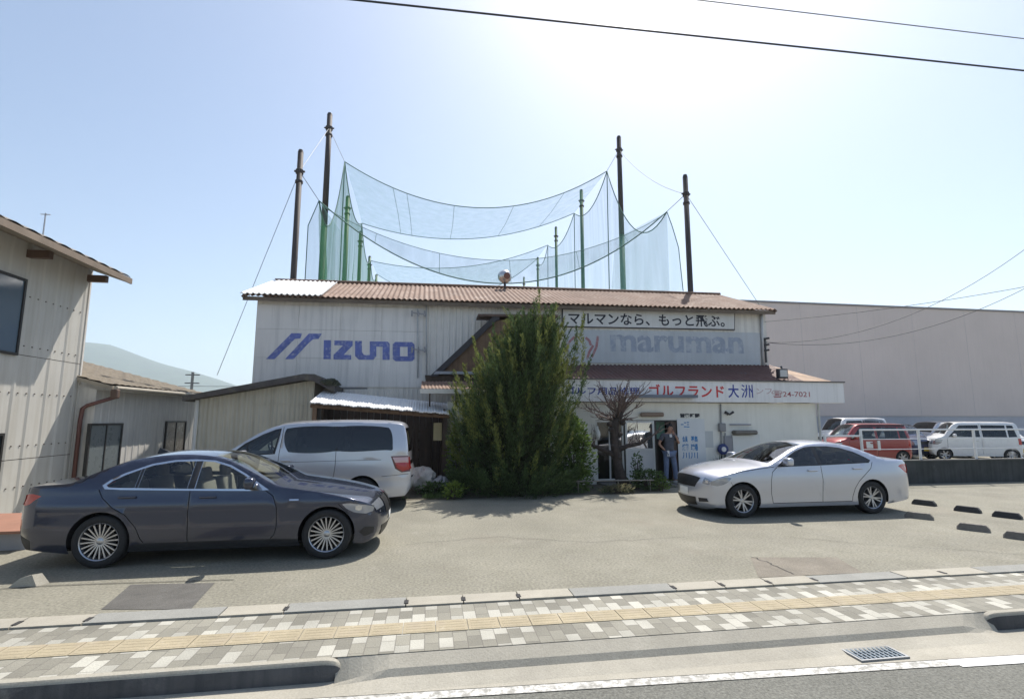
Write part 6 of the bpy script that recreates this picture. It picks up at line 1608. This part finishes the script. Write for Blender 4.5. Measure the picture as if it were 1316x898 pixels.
def chain(keys, extra=None, grow_=0.0, sub=2):
    names = []; E2 = []
    for c_ in keys:
        for a, b in zip(c_[:-1], c_[1:]):
            for q in (a, b):
                if q not in names: names.append(q)
            E2.append((names.index(a), names.index(b)))
    pts = [(J[q][0] + PX, J[q][1] + PY, J[q][2] + .06) for q in names]
    rad = [tuple(np.atleast_1d(RAD[q]) * np.ones(2) + grow_) for q in names]
    return skin(pts, E2, rad, sub)
bodyv = MB()
bodyv.add(*chain([['pel', 'sp1', 'sp2', 'ch', 'nk', 'hd0', 'hd1', 'hd2'], ['ch', 'sl', 'el', 'wl'], ['ch', 'sr', 'er', 'wr'], ['pel', 'hl', 'kl', 'al'], ['pel', 'hr', 'kr', 'ar']]))
def hand(w, d, side, curl):
    """palm and five unequal fingers continuing the wrist"""
    w = Vector(J[w]) + Vector((PX, PY, .06)); d = Vector(d).normalized(); s_ = Vector(side).normalized(); n_ = d.cross(s_)
    p = [w, w + d * .045, w + d * .085]; pts = [tuple(q) for q in p]; ed = [(0, 1), (1, 2)]; rad = [(.026, .018), (.036, .016), (.036, .014)]
    bodyv.add(*skin(pts, ed, rad, 1))
    for off, ln_ in ((-.03, .068), (-.01, .078), (.01, .073), (.03, .058)):
        b = w + d * .082 + s_ * off
        q = [b - d * .02, b, b + d * ln_ * .5 - n_ * curl * .3 * ln_, b + d * ln_ * .85 - n_ * curl * ln_]
        bodyv.add(*skin([tuple(x_) for x_ in q], [(0, 1), (1, 2), (2, 3)], [.009, .0092, .0085, .007], 1))
    b = w + d * .03 - s_ * .03
    q = [b, b - s_ * .028 + d * .022 - n_ * .01, b - s_ * .035 + d * .055 - n_ * .02]
    bodyv.add(*skin([tuple(x_) for x_ in q], [(0, 1), (1, 2)], [.012, .0105, .008], 1))
hand('wl', (.75, -.2, -.55), (.3, -.9, .4), .7); hand('wr', (-.55, .25, .8), (.7, .2, .6), .8)
# face: nose, eyes, ears, mouth
hc = Vector((PX + .035, PY - .035, 1.655)); fx = Vector((.45, -.89, 0)).normalized(); sx = Vector((.89, .45, 0))
bodyv.add(*skin([tuple(hc + fx * .075 + Vector((0, 0, .02))), tuple(hc + fx * .098 + Vector((0, 0, -.012))), tuple(hc + fx * .08 + Vector((0, 0, -.022)))], [(0, 1), (1, 2)], [.010, .014, .010], 1))
for s in (-1, 1): bodyv.add(*skin([tuple(hc + sx * s * .074 + Vector((0, 0, .02))), tuple(hc + sx * s * .083 + Vector((0, 0, -.02)))], [(0, 1)], [(.008, .018), (.007, .013)], 1))
bodyv.build('body', SKINM, pe, smooth=True)
m = MB()
for s in (-1, 1): m.rbox(hc + fx * .079 + sx * s * .03 + Vector((0, 0, .018)), (.022, .012, .009), (0, 0, math.atan2(sx.y, sx.x)), .004)
m.build('eyes', HAIR, pe)
MB().rbox(hc + fx * .083 + Vector((0, 0, -.047)), (.042, .01, .009), (0, 0, math.atan2(sx.y, sx.x)), .004).build('mouth', mat('lip_tone', (.25, .10, .08), .5), pe)
m = MB(); n1, n2 = 16, 9; v = []
for j in range(n2 + 1):
    t = j / n2 * math.pi * .58
    for i in range(n1):
        p = i / n1 * 2 * math.pi; cut = 1.0 if math.cos(p) < .3 else .62
        tt = t * cut; v.append(tuple(hc + Vector((0, .012, .02)) + (fx * math.cos(p) * .098 + sx * math.sin(p) * .088) * math.sin(tt) + Vector((0, 0, .105 * math.cos(tt) + .006 * math.sin(5 * p)))))
m.add(v, [(j * n1 + i, j * n1 + (i + 1) % n1, (j + 1) * n1 + (i + 1) % n1, (j + 1) * n1 + i) for j in range(n2) for i in range(n1)]); m.build('hair', HAIR, pe, smooth=True)
J2 = dict(J); J['slm'] = tuple(np.array(J['sl']) * .35 + np.array(J['el']) * .65); J['srm'] = tuple(np.array(J['sr']) * .35 + np.array(J['er']) * .65); RAD['slm'] = .058; RAD['srm'] = .058
J['hem'] = (0, 0, .88); RAD['hem'] = (.155, .108); J['col'] = (.012, 0, 1.42); RAD['col'] = .055
v, f = chain([['hem', 'sp1', 'sp2', 'ch', 'col'], ['ch', 'sl', 'slm'], ['ch', 'sr', 'srm']], grow_=.018); MB().add(v, f).build('shirt', SHIRT, pe, smooth=True)
J['al2'] = (-.12, .02, .10); J['ar2'] = (.19, .02, .10); RAD['al2'] = .055; RAD['ar2'] = .055
v, f = chain([['pel', 'hl', 'kl', 'al2'], ['pel', 'hr', 'kr', 'ar2']], grow_=.014); MB().add(v, f).build('jeans', JEANS, pe, smooth=True)
for q in ('al', 'ar'):
    a = Vector(J[q]) + Vector((PX, PY, .06)); MB().rbox((a.x, a.y - .06, .105), (.10, .26, .085), (0, 0, R(8) * (-1 if q == 'al' else 1)), .035, 3).build('shoe', SHOE, pe, smooth=True)
MB().rbox((PX + .012, PY - .115, 1.44), (.075, .02, .09), (R(-10), 0, 0), .008).build('tee_neck', TEE, pe)
tag(MB().rbox((PX - .10, PY - .135, .93), (.07, .04, .17), bev=.012).build('hand_towel', TEE), 'small white towel hanging at the belt of the person in the doorway', 'towel')

# ------------------------------------------------------------------ the air
hz = MB(); hz.box(-4200, 4200, -700, 4200, ZR - 3.2, 520)
hm = bpy.data.materials.new('hazy_air'); hm.use_nodes = True
nt = hm.node_tree; nt.nodes.remove(nt.nodes['Principled BSDF']); pv = nt.nodes.new('ShaderNodeVolumePrincipled')
pv.inputs['Color'].default_value = (.74, .87, 1.0, 1); pv.inputs['Density'].default_value = HAZE; pv.inputs['Anisotropy'].default_value = .3
nt.links.new(pv.outputs[0], nt.nodes['Material Output'].inputs['Volume'])
kind(hz.build('haze', hm), 'stuff')
